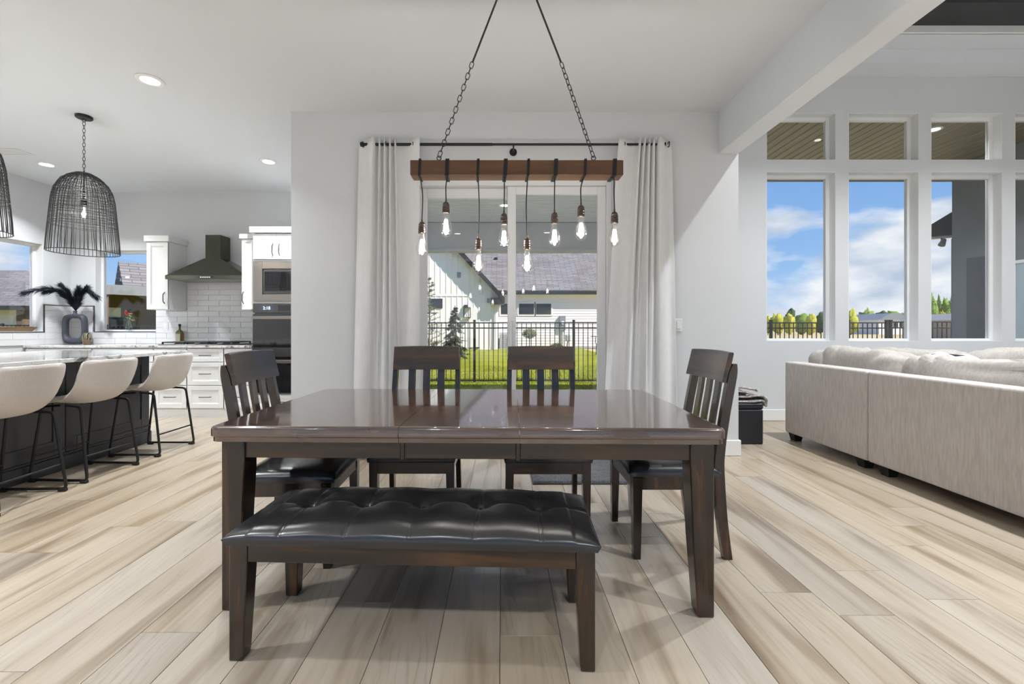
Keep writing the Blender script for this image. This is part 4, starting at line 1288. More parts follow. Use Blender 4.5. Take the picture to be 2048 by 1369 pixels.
# ================================================================ RANGE HOOD
hd = thing('range_hood', 'black stainless chimney range hood above the cooktop', 'range hood', (-3.875, YK - .012, 1.0))
def hz(y_, yy): return az(y_, yy) - 1.0
hf = -.44; x0, x1 = -.530, .530
zb0, zb1 = .772, .826
MB().box(x0, x1, hf, 0, zb0, zb1, .003).build('canopy_band', M['hood'], hd)
ccx0, ccx1, ccy = -.150, .055, -.22
ztop = hz(518, YK - .2)
mb = MB(); mb.hexa([(x0 + .01, hf + .01, zb1), (x1 - .01, hf + .01, zb1), (x1 - .01, 0, zb1), (x0 + .01, 0, zb1)], [(ccx0 - .01, ccy - .01, ztop), (ccx1 + .01, ccy - .01, ztop), (ccx1 + .01, 0, ztop), (ccx0 - .01, 0, ztop)])
mb.build('canopy', M['hood'], hd)
MB().box(ccx0, ccx1, ccy, 0, ztop - .01, hz(471, YK - .2), .003).build('chimney', M['hood'], hd)
MB().box(x0 + .05, x1 - .05, hf + .05, -.04, zb0 - .004, zb0 - .0005).build('filter_panel', M['steel'], hd)
cpn = MB().box(-.11, .09, hf - .003, hf, zb0 + .012, zb1 - .012).build('control_strip', M['ovenglass'], hd)
for i in range(5): MB().box(-.065 + i * .028, -.049 + i * .028, hf - .0045, hf - .003, zb0 + .022, zb1 - .024).build('led', M['hood_led'], cpn)

# ================================================================ COOKTOP
ck = thing('gas_cooktop', 'black gas cooktop with iron grates set into the granite', 'cooktop', (-3.905, 5.84, .9125))
MB().box(-.47, .47, -.25, .25, 0, .012, .004).build('hob_plate', M['steeldark'], ck)
for gx in (-.31, 0, .31):
    g = MB()
    for yy in (-.20, -.1, 0, .1, .20): g.box(gx - .145, gx + .145, yy - .006, yy + .006, .030, .044, .002)
    for xx in (-.139, 0, .139): g.box(gx + xx - .006, gx + xx + .006, -.20, .20, .030, .043, .002)
    for xx in (-.139, .139):
        for yy in (-.194, .194): g.box(gx + xx - .008, gx + xx + .008, yy - .008, yy + .008, .012, .031)
    g.build('grate', M['black'], ck)
    for yy in (-.11, .11):
        MB().lathe([(0, .012), (.045, .012), (.045, .020), (.030, .026), (0, .028)], 18, (gx, yy, 0), caps=False).build('burner', M['blackmatte'], ck, smooth=40)

# ================================================================ COUNTER DECOR
# ring vase
vx, vy = -5.855, 6.035
vz = thing('ring_vase', 'slate blue ring-shaped ceramic vase with an open centre', 'vase', (vx, vy, .9125))
mb = MB(); N = 56; rings = []
for k_ in range(N):
    a = 2 * PI * k_ / N
    ca, sa = math.cos(a), math.sin(a)
    e = .42
    ox, oz = .160 * math.copysign(abs(ca) ** e, ca), .205 * math.copysign(abs(sa) ** e, sa)
    nx_, nz_ = .106 * math.copysign(abs(ca) ** .55, ca), .136 * math.copysign(abs(sa) ** .55, sa)
    if sa < -.2: ox *= 1 - .10 * (-sa - .2)
    oz = max(oz, -.200); oz += .205; nz_ += .218
    hw = .045
    mx_, mz = (ox + nx_) / 2, (oz + nz_) / 2; rx_, rz_ = (ox - nx_) / 2, (oz - nz_) / 2
    for q in range(10):
        b = 2 * PI * q / 10
        mb.v.append((mx_ + rx_ * math.cos(b), hw * math.sin(b) * (1.15 if sa < -.5 else 1), mz + rz_ * math.cos(b)))
for k_ in range(N):
    for q in range(10): mb.f.append((k_ * 10 + q, k_ * 10 + (q + 1) % 10, ((k_ + 1) % N) * 10 + (q + 1) % 10, ((k_ + 1) % N) * 10 + q))
mb.build('ring_body', M['vaseblue'], vz, smooth=70)
MB().lathe([(.042, .400), (.024, .415), (.018, .435), (.024, .455), (.020, .457), (.014, .437), (.014, .41)], 18, caps=False).build('neck', M['vaseblue'], vz, smooth=60)
pts_targets = [((-.13, -.50, .36), 0), ((-.12, -.24, .42), 1), ((-.10, -.06, .40), 2), ((.10, -.02, .34), 3), ((.24, -.04, .36), 4), ((.40, -.06, .34), 5)]
rr = random.Random(31)
for (tx, ty, tz), q in pts_targets:
    nmz = ('longest dark plume drooping left over the window edge', 'dark plume leaning left in the ring vase', 'upright dark plume left of the vase centre', 'short upright dark plume right of the vase centre', 'dark plume leaning right in the ring vase', 'longest dark plume drooping right over the window edge')[q]
    pt = thing('pampas_plume', nmz, 'dried plume', (vx, vy, .9125 + .445), group='navy plumes in the ring vase')
    ty = min(ty, .06)
    end = Vector((tx * .92, ty - .03, tz * .60 + (.10 if abs(tx) + abs(ty) < .3 else .0)))
    if abs(tx) + abs(ty) > .4: midp = Vector((tx * .45, ty * .45 - .02, tz * .80))
    else: midp = Vector((tx * .42, ty * .45 - .02, tz * .62))
    sp = curve_pts([(0, 0, -.06), (tx * .06, 0, .06), midp, end], 8)
    MB().tube(sp, [.0025 * (1 - .6 * i / len(sp)) for i in range(len(sp))], 5).build('stalk', M['plume'], pt, smooth=60)
    mb = MB()
    for h in range(760):
        t_ = .22 + .78 * (rr.random() ** .85); idx = min(len(sp) - 2, int(t_ * (len(sp) - 1))); fr_ = t_ * (len(sp) - 1) - idx
        p0 = sp[idx].lerp(sp[idx + 1], fr_); tan = (sp[idx + 1] - sp[idx]).normalized()
        side = Vector((rr.gauss(0, 1), rr.gauss(0, .8), rr.gauss(0, 1))); side -= tan * side.dot(tan); side.normalize()
        ln = .115 * (.55 + .6 * rr.random()) * (1.15 - .55 * t_)
        p1 = p0 + tan * ln * .6 + side * ln * .38; p2 = p0 + tan * ln * 1.15 + side * ln * .62 + Vector((0, 0, -ln * .25))
        if p2.y > .135: p2.y = .135
        if p1.y > .135: p1.y = .135
        if p0.x + vx < XKL + .03: continue
        for pp in (p1, p2):
            if pp.x + vx < XKL + .022 and pp.y + vy > 5.80: pp.x = XKL + .022 - vx
        w = tan.cross(side).normalized() * .0022
        b = len(mb.v); mb.v += [tuple(p0 - w), tuple(p0 + w), tuple(p1 + w * .8), tuple(p1 - w * .8), tuple(p2)]
        mb.f += [(b, b + 1, b + 2, b + 3), (b + 3, b + 2, b + 4)]
    o = mb.build('plume_hairs', M['plume'], pt, fix=False); o['kind'] = 'stuff'

eg = thing('small_egg_vase', 'small egg-shaped vase with teal and black stripes', 'vase', (ax(173.5, 6.02), 6.02, .9125))
MB().lathe([(.032, .0), (.045, .018), (.054, .045), (.055, .062)], 24, caps=False).build('foot', M['eggbase'], eg, smooth=60)
MB().lathe([(.055, .062), (.055, .090), (.049, .125), (.036, .148), (.022, .157), (.017, .150), (.0, .148)], 24, caps=False).build('body', M['egg'], eg, smooth=60)

bo = thing('oil_bottle', 'olive green square oil bottle beside the cooktop', 'bottle', (ax(359.5, 6.12), 6.12, .9125))
mb = MB(); sec = [(.036, 0), (.038, .004), (.038, .155), (.034, .172), (.018, .196), (.013, .210), (.013, .245), (.015, .247), (.015, .262), (.012, .264)]
for r, z in sec:
    e = .35 if z < .19 else 1.0
    for k_ in range(24):
        a = 2 * PI * k_ / 24; ca, sa = math.cos(a), math.sin(a)
        mb.v.append((r * math.copysign(abs(ca) ** e, ca), r * math.copysign(abs(sa) ** e, sa) * .9, z))
for j in range(len(sec) - 1):
    for k_ in range(24): mb.f.append((j * 24 + k_, j * 24 + (k_ + 1) % 24, (j + 1) * 24 + (k_ + 1) % 24, (j + 1) * 24 + k_))
mb.f.append(tuple(range(24))); mb.f.append(tuple((len(sec) - 1) * 24 + k_ for k_ in range(24)))
mb.build('glass_body', M['bottleglass'], bo, smooth=50)
MB().box(-.030, .030, -.0365, -.0352, .020, .140).build('paper_label', M['paperlabel'], bo)
MB().box(.0392, .0400, -.028, .028, .010, .145).build('side_label', M['brownlabel'], bo)
MB().lathe([(.0155, .245), (.0165, .248), (.0165, .274), (.015, .277), (0, .277)], 16, caps=False).build('cap', M['blackmatte'], bo, smooth=40)

ot = thing('wall_outlet', 'white outlet plate on the tiled backsplash under the wall cabinet', 'outlet', (ax(333, YK), YK - .0125, az(661, YK)))
MB().box(-.038, .038, -.006, 0, 0, .118, .003).build('plate', M['plastic'], ot)
MB().box(-.017, .017, -.008, -.006, .022, .096, .002).build('insert', M['white'], ot)

fv = thing('flower_vase', 'clear glass bud vase on the kitchen window sill', 'vase', (ax(258, YK + .05), YK + .045, 1.0855))
MB().lathe([(.022, .001), (.034, .006), (.036, .05), (.024, .11), (.013, .155), (.017, .19), (.015, .19), (.011, .155), (.021, .11), (.032, .05), (.028, .012), (0, .01)], 22, caps=False).build('glass', M['vase_glass'], fv, smooth=60)
rs_ = thing('red_rose', 'red rose with dark leaves standing in the glass bud vase', 'flower', (fv.location.x, fv.location.y, 1.10))
rr = random.Random(2)
for k_, (dx, hz_) in enumerate(((-.016, .24), (.012, .20), (.025, .17))):
    MB().tube(curve_pts([(0, 0, 0), (dx * .3, 0, .12), (dx, 0, hz_)], 5), .0022, 5).build('stem', M['stemgreen'], rs_, smooth=60)
mb = MB()
for layer in range(4):
    for q in range(5):
        a = 2 * PI * q / 5 + layer * .7; r = .010 + .008 * layer
        c = Vector((-.014 + r * math.cos(a), r * math.sin(a), .245 + .010 - .005 * layer))
        n_ = Vector((math.cos(a), math.sin(a), .5)); t1 = Vector((-math.sin(a), math.cos(a), 0)) * .017; up = Vector((math.cos(a) * .008, math.sin(a) * .008, .022))
        b = len(mb.v); mb.v += [tuple(c - t1 * .6 - up), tuple(c + t1 * .6 - up), tuple(c + t1 + n_ * .004), tuple(c + up + n_ * .006), tuple(c - t1 + n_ * .004)]
        mb.f.append((b, b + 1, b + 2, b + 3, b + 4))
mb.build('petals', M['rose'], rs_, fix=False)
mb = MB()
for q in range(16):
    c = Vector((rr.uniform(-.05, .05), rr.uniform(-.03, .02), rr.uniform(.14, .27))); d_ = Vector((rr.gauss(0, 1), rr.gauss(0, .5), rr.gauss(0, 1))).normalized() * .028; w_ = d_.orthogonal().normalized() * .010
    b = len(mb.v); mb.v += [tuple(c - d_), tuple(c + w_), tuple(c + d_), tuple(c - w_)]; mb.f.append((b, b + 1, b + 2, b + 3))
mb.build('leaves', M['stemgreen'], rs_, fix=False)
mb = MB()
for q in range(7):
    c = Vector((rr.uniform(-.02, .03), rr.uniform(-.02, .02), rr.uniform(.255, .30))); d_ = Vector((rr.gauss(0, 1), 0, rr.gauss(0, 1) + .6)).normalized() * .022; w_ = d_.orthogonal().normalized() * .010
    b = len(mb.v); mb.v += [tuple(c - d_), tuple(c + w_), tuple(c + d_), tuple(c - w_)]; mb.f.append((b, b + 1, b + 2, b + 3))
mb.build('dark_leaves', M['darkleaf'], rs_, fix=False)

ty_ = thing('wooden_tray', 'long shallow wooden tray on the left window sill', 'tray', (XKL - .045, 5.50, 1.0855))
mb = MB(); mb.hexa([(-.030, -.19, 0), (.030, -.19, 0), (.030, .19, 0), (-.030, .19, 0)], [(-.040, -.26, .055), (.042, -.26, .055), (.042, .26, .055), (-.040, .26, .055)])
mb.build('bowl_body', M['traywood'], ty_)
mb = MB()
for s in (-1, 1): mb.box(s * .036 - .004, s * .036 + .004, -.25, .25, .055, .066, .002); mb.box(-.036, .036, s * .246 - .005, s * .246 + .005, .055, .066, .002)
mb.build('raised_rim', M['traywood'], ty_)

# ================================================================ SECTIONAL SOFA
def pillow(name, mat, par, loc, size, e=.38, wr=.010, seed=0, rot=(0, 0, 0), nu=48, nv=26, wf=9.0):
    a, b, c = size[0] / 2, size[1] / 2, size[2] / 2
    mb = MB()
    pw = lambda q, ee: math.copysign(abs(q) ** ee, q)
    def fn(i, j):
        th = 2 * PI * i / nu; ph = -PI / 2 + PI * j / (nv - 1)
        ct, st, cp_, sp_ = math.cos(th), math.sin(th), math.cos(ph), math.sin(ph)
        x, y, z = a * pw(cp_, e) * pw(ct, e), b * pw(cp_, e) * pw(st, e), c * pw(sp_, e)
        # plump the middle of the broad sides, pull the corners in
        k_ = 1 - .10 * (abs(y / b) ** 4 + abs(z / c) ** 4) * .5
        x *= k_ * 1.0
        n = nz(x * 3 + seed, y * 3.1, z * 3.3) * wr * 1.6
        rd = wr * math.sin((y * 1.0 + .6 * z + .25 * nz(y * 2, z * 2, seed)) * 2 * PI * wf) * max(0, abs(z / c)) ** 1.5 * 1.0 * (.4 + abs(nz(y * 4, seed, 1.5)) * 2)
        d = Vector((x / a, y / b, z / c)); d.normalize()
        return Vector((x, y, z)) + d * (n + rd)
    mb.grid(fn, nu, nv, wrap=True)
    o = mb.build(name, mat, par, loc, smooth=75); o.rotation_euler = rot
    return o
SX = 2.89
sf = thing('sectional_sofa', 'large light taupe fabric sectional sofa seen from behind', 'sofa', (3.8, 3.0, 0))
def sb(nm, mat, x0, x1, y0, y1, z0, z1, c=.02, smooth=None):
    mb = MB().box(x0 - 3.8, x1 - 3.8, y0 - 3.0, y1 - 3.0, z0, z1, c)
    return mb.build(nm, mat, sf)
def soft_panel(nm, x0, x1, y0, y1, z0, z1):
    o = sb(nm, M['sofa_fabric'], x0, x1, y0, y1, z0, z1, 0)
    bv = o.modifiers.new('bevel', 'BEVEL'); bv.width = .018; bv.segments = 3
    return o
SY1 = 4.50; SEAM = 3.485
soft_panel('back_panel', SX, SX + .16, SEAM + .002, SY1, .075, .790)
soft_panel('back_panel', SX, SX + .16, .75, SEAM - .002, .075, .790)
soft_panel('back_panel', SX + .162, 6.10, SY1 - .16, SY1, .075, .790)
soft_panel('seat_base', SX + .162, 3.86, .75, SY1 - .162, .075, .30)
soft_panel('seat_base', 3.862, 6.10, 3.55, SY1 - .162, .075, .30)
soft_panel('armrest', 6.102, 6.30, 3.50, SY1, .075, .64)
soft_panel('armrest', SX, 3.86, .55, .748, .075, .64)
for i, (x0, x1, y0, y1) in enumerate(((3.06, 3.90, .76, 2.10), (3.06, 3.90, 2.11, 3.46), (3.06, 3.90, 3.47, 4.33), (3.91, 5.0, 3.50, 4.33), (5.01, 6.09, 3.50, 4.33))):
    o = sb('seat_cushion', M['cushion_fabric'], x0, x1, y0, y1, .302, .46, 0)
    bv = o.modifiers.new('bevel', 'BEVEL'); bv.width = .05; bv.segments = 4
    for p_ in o.data.polygons: p_.use_smooth = True
for q, (yc, ln, zc, hh) in enumerate(((3.86, .80, .715, .47), (2.80, 1.26, .700, .45), (1.42, 1.34, .700, .45))):
    pillow('back_cushion', M['cushion_fabric'], sf, (SX + .30 - 3.8, yc - 3.0, zc), (.31, ln, hh), .42, .020, q * 7.1, (0, .10, 0), 64, 30, 6.5)
pillow('corner_cushion', M['cushion_fabric'], sf, (3.06 + .12 - 3.8, 4.285 - 3.0, .705), (.30, .24, .41), .45, .010, 3.3)
for q, (xc, ln) in enumerate(((3.98, .96), (4.98, 1.02), (5.82, .60))):
    o = pillow('back_cushion', M['cushion_fabric'], sf, (xc - 3.8, 4.22 - 3.0, .705), (.28, ln, .44), .42, .019, 20 + q * 5, (0, .08, PI / 2), 64, 30, 6.5)
for x, y in ((SX + .07, SY1 - .07), (SX + .07, SEAM + .10), (SX + .07, SEAM - .12), (SX + .07, .85), (6.2, SY1 - .08), (6.2, 3.6), (3.75, .7)):
    MB().taper(0, 0, 0, .065, .065, 0, 0, .076, .095, .095).build('leg', M['blackmatte'], sf, (x - 3.8, y - 3.0, 0))

def throw_pillow(label, mat, loc, size, rot, seed, piping=None):
    t_ = thing('throw_pillow', label, 'pillow', loc, group='throw pillows on the sectional')
    p_ = pillow('cover', mat, t_, (0, 0, size[2] / 2), size, .5, .008, seed, (0, 0, 0), 44, 24, 5)
    t_.rotation_euler = rot
    if piping:
        b, c = size[1] / 2 * .985, size[2] / 2 * .985; e = .5
        pw = lambda q, ee: math.copysign(abs(q) ** ee, q)
        MB().tube([(0, b * pw(math.cos(2 * PI * k_ / 60), e), size[2] / 2 + c * pw(math.sin(2 * PI * k_ / 60), e)) for k_ in range(60)], .008, 6, closed=True).build('piping', piping, t_, smooth=60)
    return t_
throw_pillow('pale taupe throw pillow in the sofa corner', M['cushion_fabric'], (3.52, 4.03, .47), (.17, .46, .46), (0, -.25, math.radians(60)), 2)
throw_pillow('lilac throw pillow with dark piping leaning on the far cushions', M['pillow_lilac'], (3.93, 3.92, .47), (.15, .46, .44), (.10, -.20, math.radians(70)), 5, M['blackmatte'])
throw_pillow('brown and tan striped throw pillow at the right picture edge', M['pillow_tan'], (5.02, 3.93, .47), (.16, .48, .45), (0, -.20, math.radians(82)), 9, M['cushion_fabric'])

# ================================================================ OTTOMAN AND THROW
ot_ = thing('storage_ottoman', 'black cube storage ottoman between the wall and the sofa', 'ottoman', (2.335, 4.48, 0))
MB().box(-.205, .205, -.205, .205, .004, .338, .008).build('box_body', M['ottoman'], ot_)
MB().box(-.208, .208, -.208, .208, .341, .402, .012).build('lid', M['ottoman'], ot_)
for sx_ in (-1, 1):
    for sy in (-1, 1): MB().box(sx_ * .18 - .02, sx_ * .18 + .02, sy * .18 - .02, sy * .18 + .02, 0, .005).build('foot', M['blackmatte'], ot_)
tb_ = thing('throw_blanket', 'grey and white folded throw blanket on the black ottoman', 'blanket', (2.335, 4.46, .4025))
path = curve_pts([(-.18, .012), (.05, .010), (.20, .014), (.232, -.030), (.240, .020), (.205, .062), (.05, .058), (-.10, .052), (-.17, .066), (-.185, .094), (-.14, .112), (-.02, .108), (.05, .094), (.075, .076), (.04, .072)], 7)
n = len(path); mb = MB(); nvv = 26
def tf(i, j):
    p = path[j]; v = -1 + 2 * i / (nvv - 1)
    w = .012 * nz(p.x * 9, v * 4, j * .07)
    return (p.x + .008 * nz(v * 5, j * .1), v * .185 + .012 * nz(j * .15, v), p.y + w * .6 + .004)
mb.grid(tf, nvv, n)
o = mb.build('folded_cloth', M['throw_fabric'], tb_, smooth=80)
sd = o.modifiers.new('solid', 'SOLIDIFY'); sd.thickness = .018; sd.offset = 0
mb = MB(); mb.grid(lambda i, j: (-.17 + .33 * j / 20 , -.17 + .34 * i / 18, .118 + .030 * math.sin(PI * j / 20) + .008 * nz(i * .3, j * .3)), 19, 21)
o = mb.build('top_fold', M['throw_fabric'], tb_, smooth=80); sd = o.modifiers.new('solid', 'SOLIDIFY'); sd.thickness = .02; sd.offset = 0

# ================================================================ OUTSIDE
GZ = -.20
struct(box('ground_field', M['field'], -260, 320, -60, 420, -.45, GZ - .03))
struct(box('ground_lawn', M['grass'], -30, 5.2, 8.3, 27.4, -.32, GZ))
struct(box('ground_lawn_house', M['grass'], -30, 5.2, 27.4, 45, -.32, GZ - .001))
struct(box('ground_lawn_yard', M['grass'], 5.2, 14, 8.3, 11.4, -.32, GZ - .002))
mb = MB(); rr = random.Random(77)
for _ in range(26000):
    y = 9.0 + 6.5 * rr.random() ** 1.5; x = rr.uniform(-.24, .30) * y + rr.uniform(-.4, .4)
    h = rr.uniform(.02, .055); a = rr.random() * PI; w = .006
    dx, dy = math.cos(a) * w, math.sin(a) * w; lx, ly = rr.gauss(0, .015), rr.gauss(0, .015)
    b = len(mb.v); mb.v += [(x - dx, y - dy, GZ), (x + dx, y + dy, GZ), (x + lx, y + ly, GZ + h)]; mb.f.append((b, b + 1, b + 2))
o = mb.build('grass_blades', M['blade'], None, fix=False)
tag(o, 'short mown grass blades around the black fence', 'grass', kind='stuff')

# ---------------------------------------------------------------- fence
FYY = 10.8
fn_ = thing('metal_fence', 'black metal picket fence running across the back yard', 'fence', (0, FYY, GZ))
FT = az(645, FYY) - GZ
posts = [-3.11, -.675, 1.76, 4.20, 6.60, 8.50, 9.44]
me_post = MB().box(-.030, .030, -.030, .030, 0, FT + .045, .004).box(-.034, .034, -.034, .034, FT + .045, FT + .06, .004).mesh('post'); me_post.materials.append(M['fence'])
me_pick = MB().box(-.0085, .0085, -.0085, .0085, .03, FT - .01).mesh('picket'); me_pick.materials.append(M['fence'])
for x in posts: obj('post', me_post, None, fn_, (x, 0, 0))
for a, b in zip(posts[:-1], posts[1:]):
    for z in (FT - .012, az(656.4, FYY) - GZ, .055):
        MB().box(a + .030, b - .030, -.016, .016, z - .018, z + .012, .002).build('rail', M['fence'], fn_)
    n = round((b - a) / .114)
    for i in range(1, n): obj('picket', me_pick, None, fn_, (a + (b - a) * i / n, 0, 0))
gt = thing('fence_gate', 'black metal picket gate with latch beside the grey patio wing', 'gate', (10.4, FYY, GZ))
obj('post', me_post, None, gt, (-.86, 0, 0)); obj('post', me_post, None, gt, (.86, 0, 0))
for z in (FT + .008, az(656, FYY) - GZ, .07): MB().box(-.83, .83, -.016, .016, z - .018, z + .012, .002).build('rail', M['fence'], gt)
for i in range(1, 15): obj('picket', me_pick, None, gt, (-.86 + 1.72 * i / 15, 0, .01))
MB().box(-.93, -.80, -.045, -.02, FT * .62, FT * .62 + .06, .004).build('latch', M['fence'], gt)
# far fence seen from the kitchen windows
FY2 = 17.4
ff = thing('metal_fence', 'distant black fence seen through the kitchen windows', 'fence', (-17.3, FY2, GZ))
for z in (1.44, 1.30, .12): MB().box(-5.0, 3.6, -.02, .02, z - .025, z + .025).build('rail', M['fence'], ff)
me2 = MB().box(-.012, .012, -.012, .012, 0, 1.44).mesh('picket'); me2.materials.append(M['fence'])
for i in range(52): obj('picket', me2, None, ff, (-4.9 + i * .165, 0, 0))
me3 = MB().box(-.04, .04, -.04, .04, 0, 1.52).mesh('post'); me3.materials.append(M['fence'])
for i in range(4): obj('post', me3, None, ff, (-4.9 + i * 2.44, 0, 0))

# ---------------------------------------------------------------- neighbour houses
def roof_slab(nm, A, B, C, D, th, mat, par, org=(0, 0, 0)):
    """A,B along the eave, D,C along the ridge; slab thickened downwards, uv in metres"""
    A, B, C, D = (Vector(p) - Vector(org) for p in (A, B, C, D))
    u = (B - A).normalized(); w = (D - A); w = (w - u * w.dot(u)).normalized(); n = u.cross(w)
    if n.z < 0: n = -n
    vs_ = [A, B, C, D] + [p - n * th for p in (A, B, C, D)]
    me = bpy.data.meshes.new(nm)
    me.from_pydata([tuple(p) for p in vs_], [], [(0, 1, 2, 3), (7, 6, 5, 4), (0, 4, 5, 1), (1, 5, 6, 2), (2, 6, 7, 3), (3, 7, 4, 0)])
    uv = me.uv_layers.new(name='UVMap')
    for lp in me.loops:
        p = vs_[lp.vertex_index] - A; uv.data[lp.index].uv = (p.dot(u), p.dot(w))
    me.update()
    return obj(nm, me, mat, par)
HB = (0, 28, GZ)
nh = thing('neighbour_house', 'white farmhouse with board-and-batten gable and grey shingle roof behind the fence', 'house', HB)
def hb(nm, mat, x0, x1, y0, y1, z0, z1, c=0, par=None):
    mb = MB().box(x0 - HB[0], x1 - HB[0], y0 - HB[1], y1 - HB[1], z0 - HB[2], z1 - HB[2], c)
    return mb.build(nm, mat, par or nh)
WY, GY = 29.0, 27.5
EZ = az(589, WY)
hb('side_wall', M['lap'], -.6, 15, WY, WY + .3, GZ, EZ + .1)
# lap siding courses
mb = MB(); z = GZ + .15
while z < EZ:
    mb.hexa([(-.6, 29 - .022 - HB[1], z - GZ), (15, 29 - .022 - HB[1], z - GZ), (15, 29 - HB[1], z - GZ), (-.6, 29 - HB[1], z - GZ)],
            [(-.6, 29 - .004 - HB[1], z + .17 - GZ), (15, 29 - .004 - HB[1], z + .17 - GZ), (15, 29 - HB[1], z + .17 - GZ), (-.6, 29 - HB[1], z + .17 - GZ)]); z += .18
o = mb.build('lap_boards', M['lap'], nh); o['kind'] = 'stuff'
hb('foundation', M['concrete'], -.6, 15, WY - .03, WY, GZ, GZ + .13)
hb('eave_fascia', M['houseblack'], -1.2, 15.4, WY - .50, WY - .42, EZ - .05, EZ + .22)
hb('soffit', M['batten'], -.6, 15.4, WY - .42, WY, EZ + .0, EZ + .06)
roof_slab('main_roof', (-6.0, WY - .52, EZ + .16), (15.4, WY - .52, EZ + .16), (15.4, WY + 8, EZ + 6.1), (-6.0, WY + 8, EZ + 6.1), .12, M['shingle'], nh, HB)
for a, b in ((1002, 1018), (1038, 1068), (1072, 1102)):
    x0_, x1_ = ax(a, WY), ax(b, WY); z0_, z1_ = az(629, WY), az(608, WY)
    w = hb('house_window', M['batten'], x0_ - .10, x1_ + .10, WY - .06, WY - .02, z0_ - .10, z1_ + .10)
    hb('window_frame', M['houseblack'], x0_, x1_, WY - .08, WY - .06, z0_, z1_, 0, w).location = (0, 0, 0)
    hb('pane', M['winglass'], x0_ + .06, x1_ - .06, WY - .085, WY - .08, z0_ + .06, z1_ - .06, 0, w).location = (0, 0, 0)
# gable
gxr = ax(996, GY); rk = (ax(1008, GY - .5), az(594, GY - .5)); sl = 1.09
px_, pz_ = rk[0] - 6.4, rk[1] + 6.4 * sl
poly = [(gxr - 12.2, GZ), (gxr, GZ), (gxr, rk[1] + .1), (px_, pz_ - .25), (gxr - 12.2, rk[1] + .1)]
MB().prism(poly, lambda x, z: (x - HB[0], GY - HB[1], z - GZ), lambda x, z: (x - HB[0], GY + 1.4 - HB[1], z - GZ)).build('gable_wall', M['batten'], nh)
th = math.atan(sl)
roof_slab('gable_roof', (rk[0], GY - .5, rk[1]), (rk[0], GY + 8, rk[1]), (px_, GY + 8, pz_), (px_, GY - .5, pz_), .16, M['shingle'], nh, HB)
roof_slab('gable_roof', (px_ * 2 - rk[0], GY - .5, rk[1]), (px_ * 2 - rk[0], GY + 8, rk[1]), (px_, GY + 8, pz_), (px_, GY - .5, pz_), .16, M['shingle'], nh, HB)
for s in (1, -1):
    e0 = (px_ + s * 6.45, rk[1] - .05); e1 = (px_, pz_ + .02)
    off = (.0, -.42)
    MB().prism([e0, e1, (e1[0], e1[1] - .46), (e0[0] - s * .0, e0[1] - .46 * .75)], lambda x, z: (x - HB[0], GY - .56 - HB[1], z - GZ), lambda x, z: (x - HB[0], GY - .50 - HB[1], z - GZ)).build('rake_board', M['houseblack'], nh)
    MB().prism([e0, e1, (e1[0], e1[1] - .20), (e0[0], e0[1] - .20)], lambda x, z: (x - HB[0], GY - .5 - HB[1], z - .12 - GZ), lambda x, z: (x - HB[0], GY - HB[1], z - .12 - GZ)).build('rake_soffit', M['houseblack'], nh)
hb('eave_return', M['houseblack'], ax(981, GY - .4), rk[0], GY - .54, GY + .6, rk[1] - .45, rk[1] - .05)
tz = az(591, GY)
hb('trim_band', M['batten'], gxr - 12, gxr, GY - .03, GY, tz - .06, tz + .06)
bxp = gxr - .12; i = 0
while bxp > gxr - 5.6:
    ztop_ = min(rk[1] + (rk[0] - bxp) * sl - .55, pz_ - .6)
    hb('batten', M['batten'], bxp - .03, bxp + .03, GY - .022, GY, GZ + .12, ztop_)
    bxp -= .345
w = hb('house_window', M['houseblack'], ax(858, GY), ax(885, GY), GY - .06, GY - .023, az(617, GY), az(598, GY))
hb('pane', M['winglass'], ax(860, GY) , ax(883, GY), GY - .07, GY - .06, az(615.5, GY), az(599.5, GY), 0, w).location = (0, 0, 0)
hd_ = hb('house_door', M['batten'], ax(938, GY), ax(957, GY), GY - .05, GY - .023, GZ + .15, az(617, GY))
hb('door_trim', M['plastic'], ax(957, GY), ax(960, GY), GY - .06, GY - .023, GZ + .15, az(615, GY))
hb('door_sill', M['houseblack'], ax(950, GY), ax(958, GY), GY - .09, GY - .03, GZ + .10, GZ + .15)
for a, b, c, d in ((914, 921, 545, 556), (974, 979, 597, 606), (959, 965, 580, 588)):
    hb('wall_vent', M['utility'] if a != 959 else M['batten'], ax(a, GY), ax(b, GY), GY - .06, GY - .023, az(d, GY), az(c, GY), .01)
MB().tube(rounded_path([(ax(1006, 28.2) - HB[0], 28.3 - HB[1], az(589, 28.2) - GZ), (ax(1003, 28.2) - HB[0], 28.3 - HB[1], az(597, 28.2) - GZ), (ax(992, 28) - HB[0], 27.4 - HB[1], az(606, 28) - GZ), (ax(991, 27.4) - HB[0], 27.38 - HB[1], .1)], .12, 4), .05, 8).build('downspout', M['batten'], nh, smooth=60)
hb('roof_vent', M['houseblack'], ax(992, 32) - .12, ax(992, 32) + .12, WY + 3.2, WY + 3.5, EZ + 2.60, EZ + 2.95)

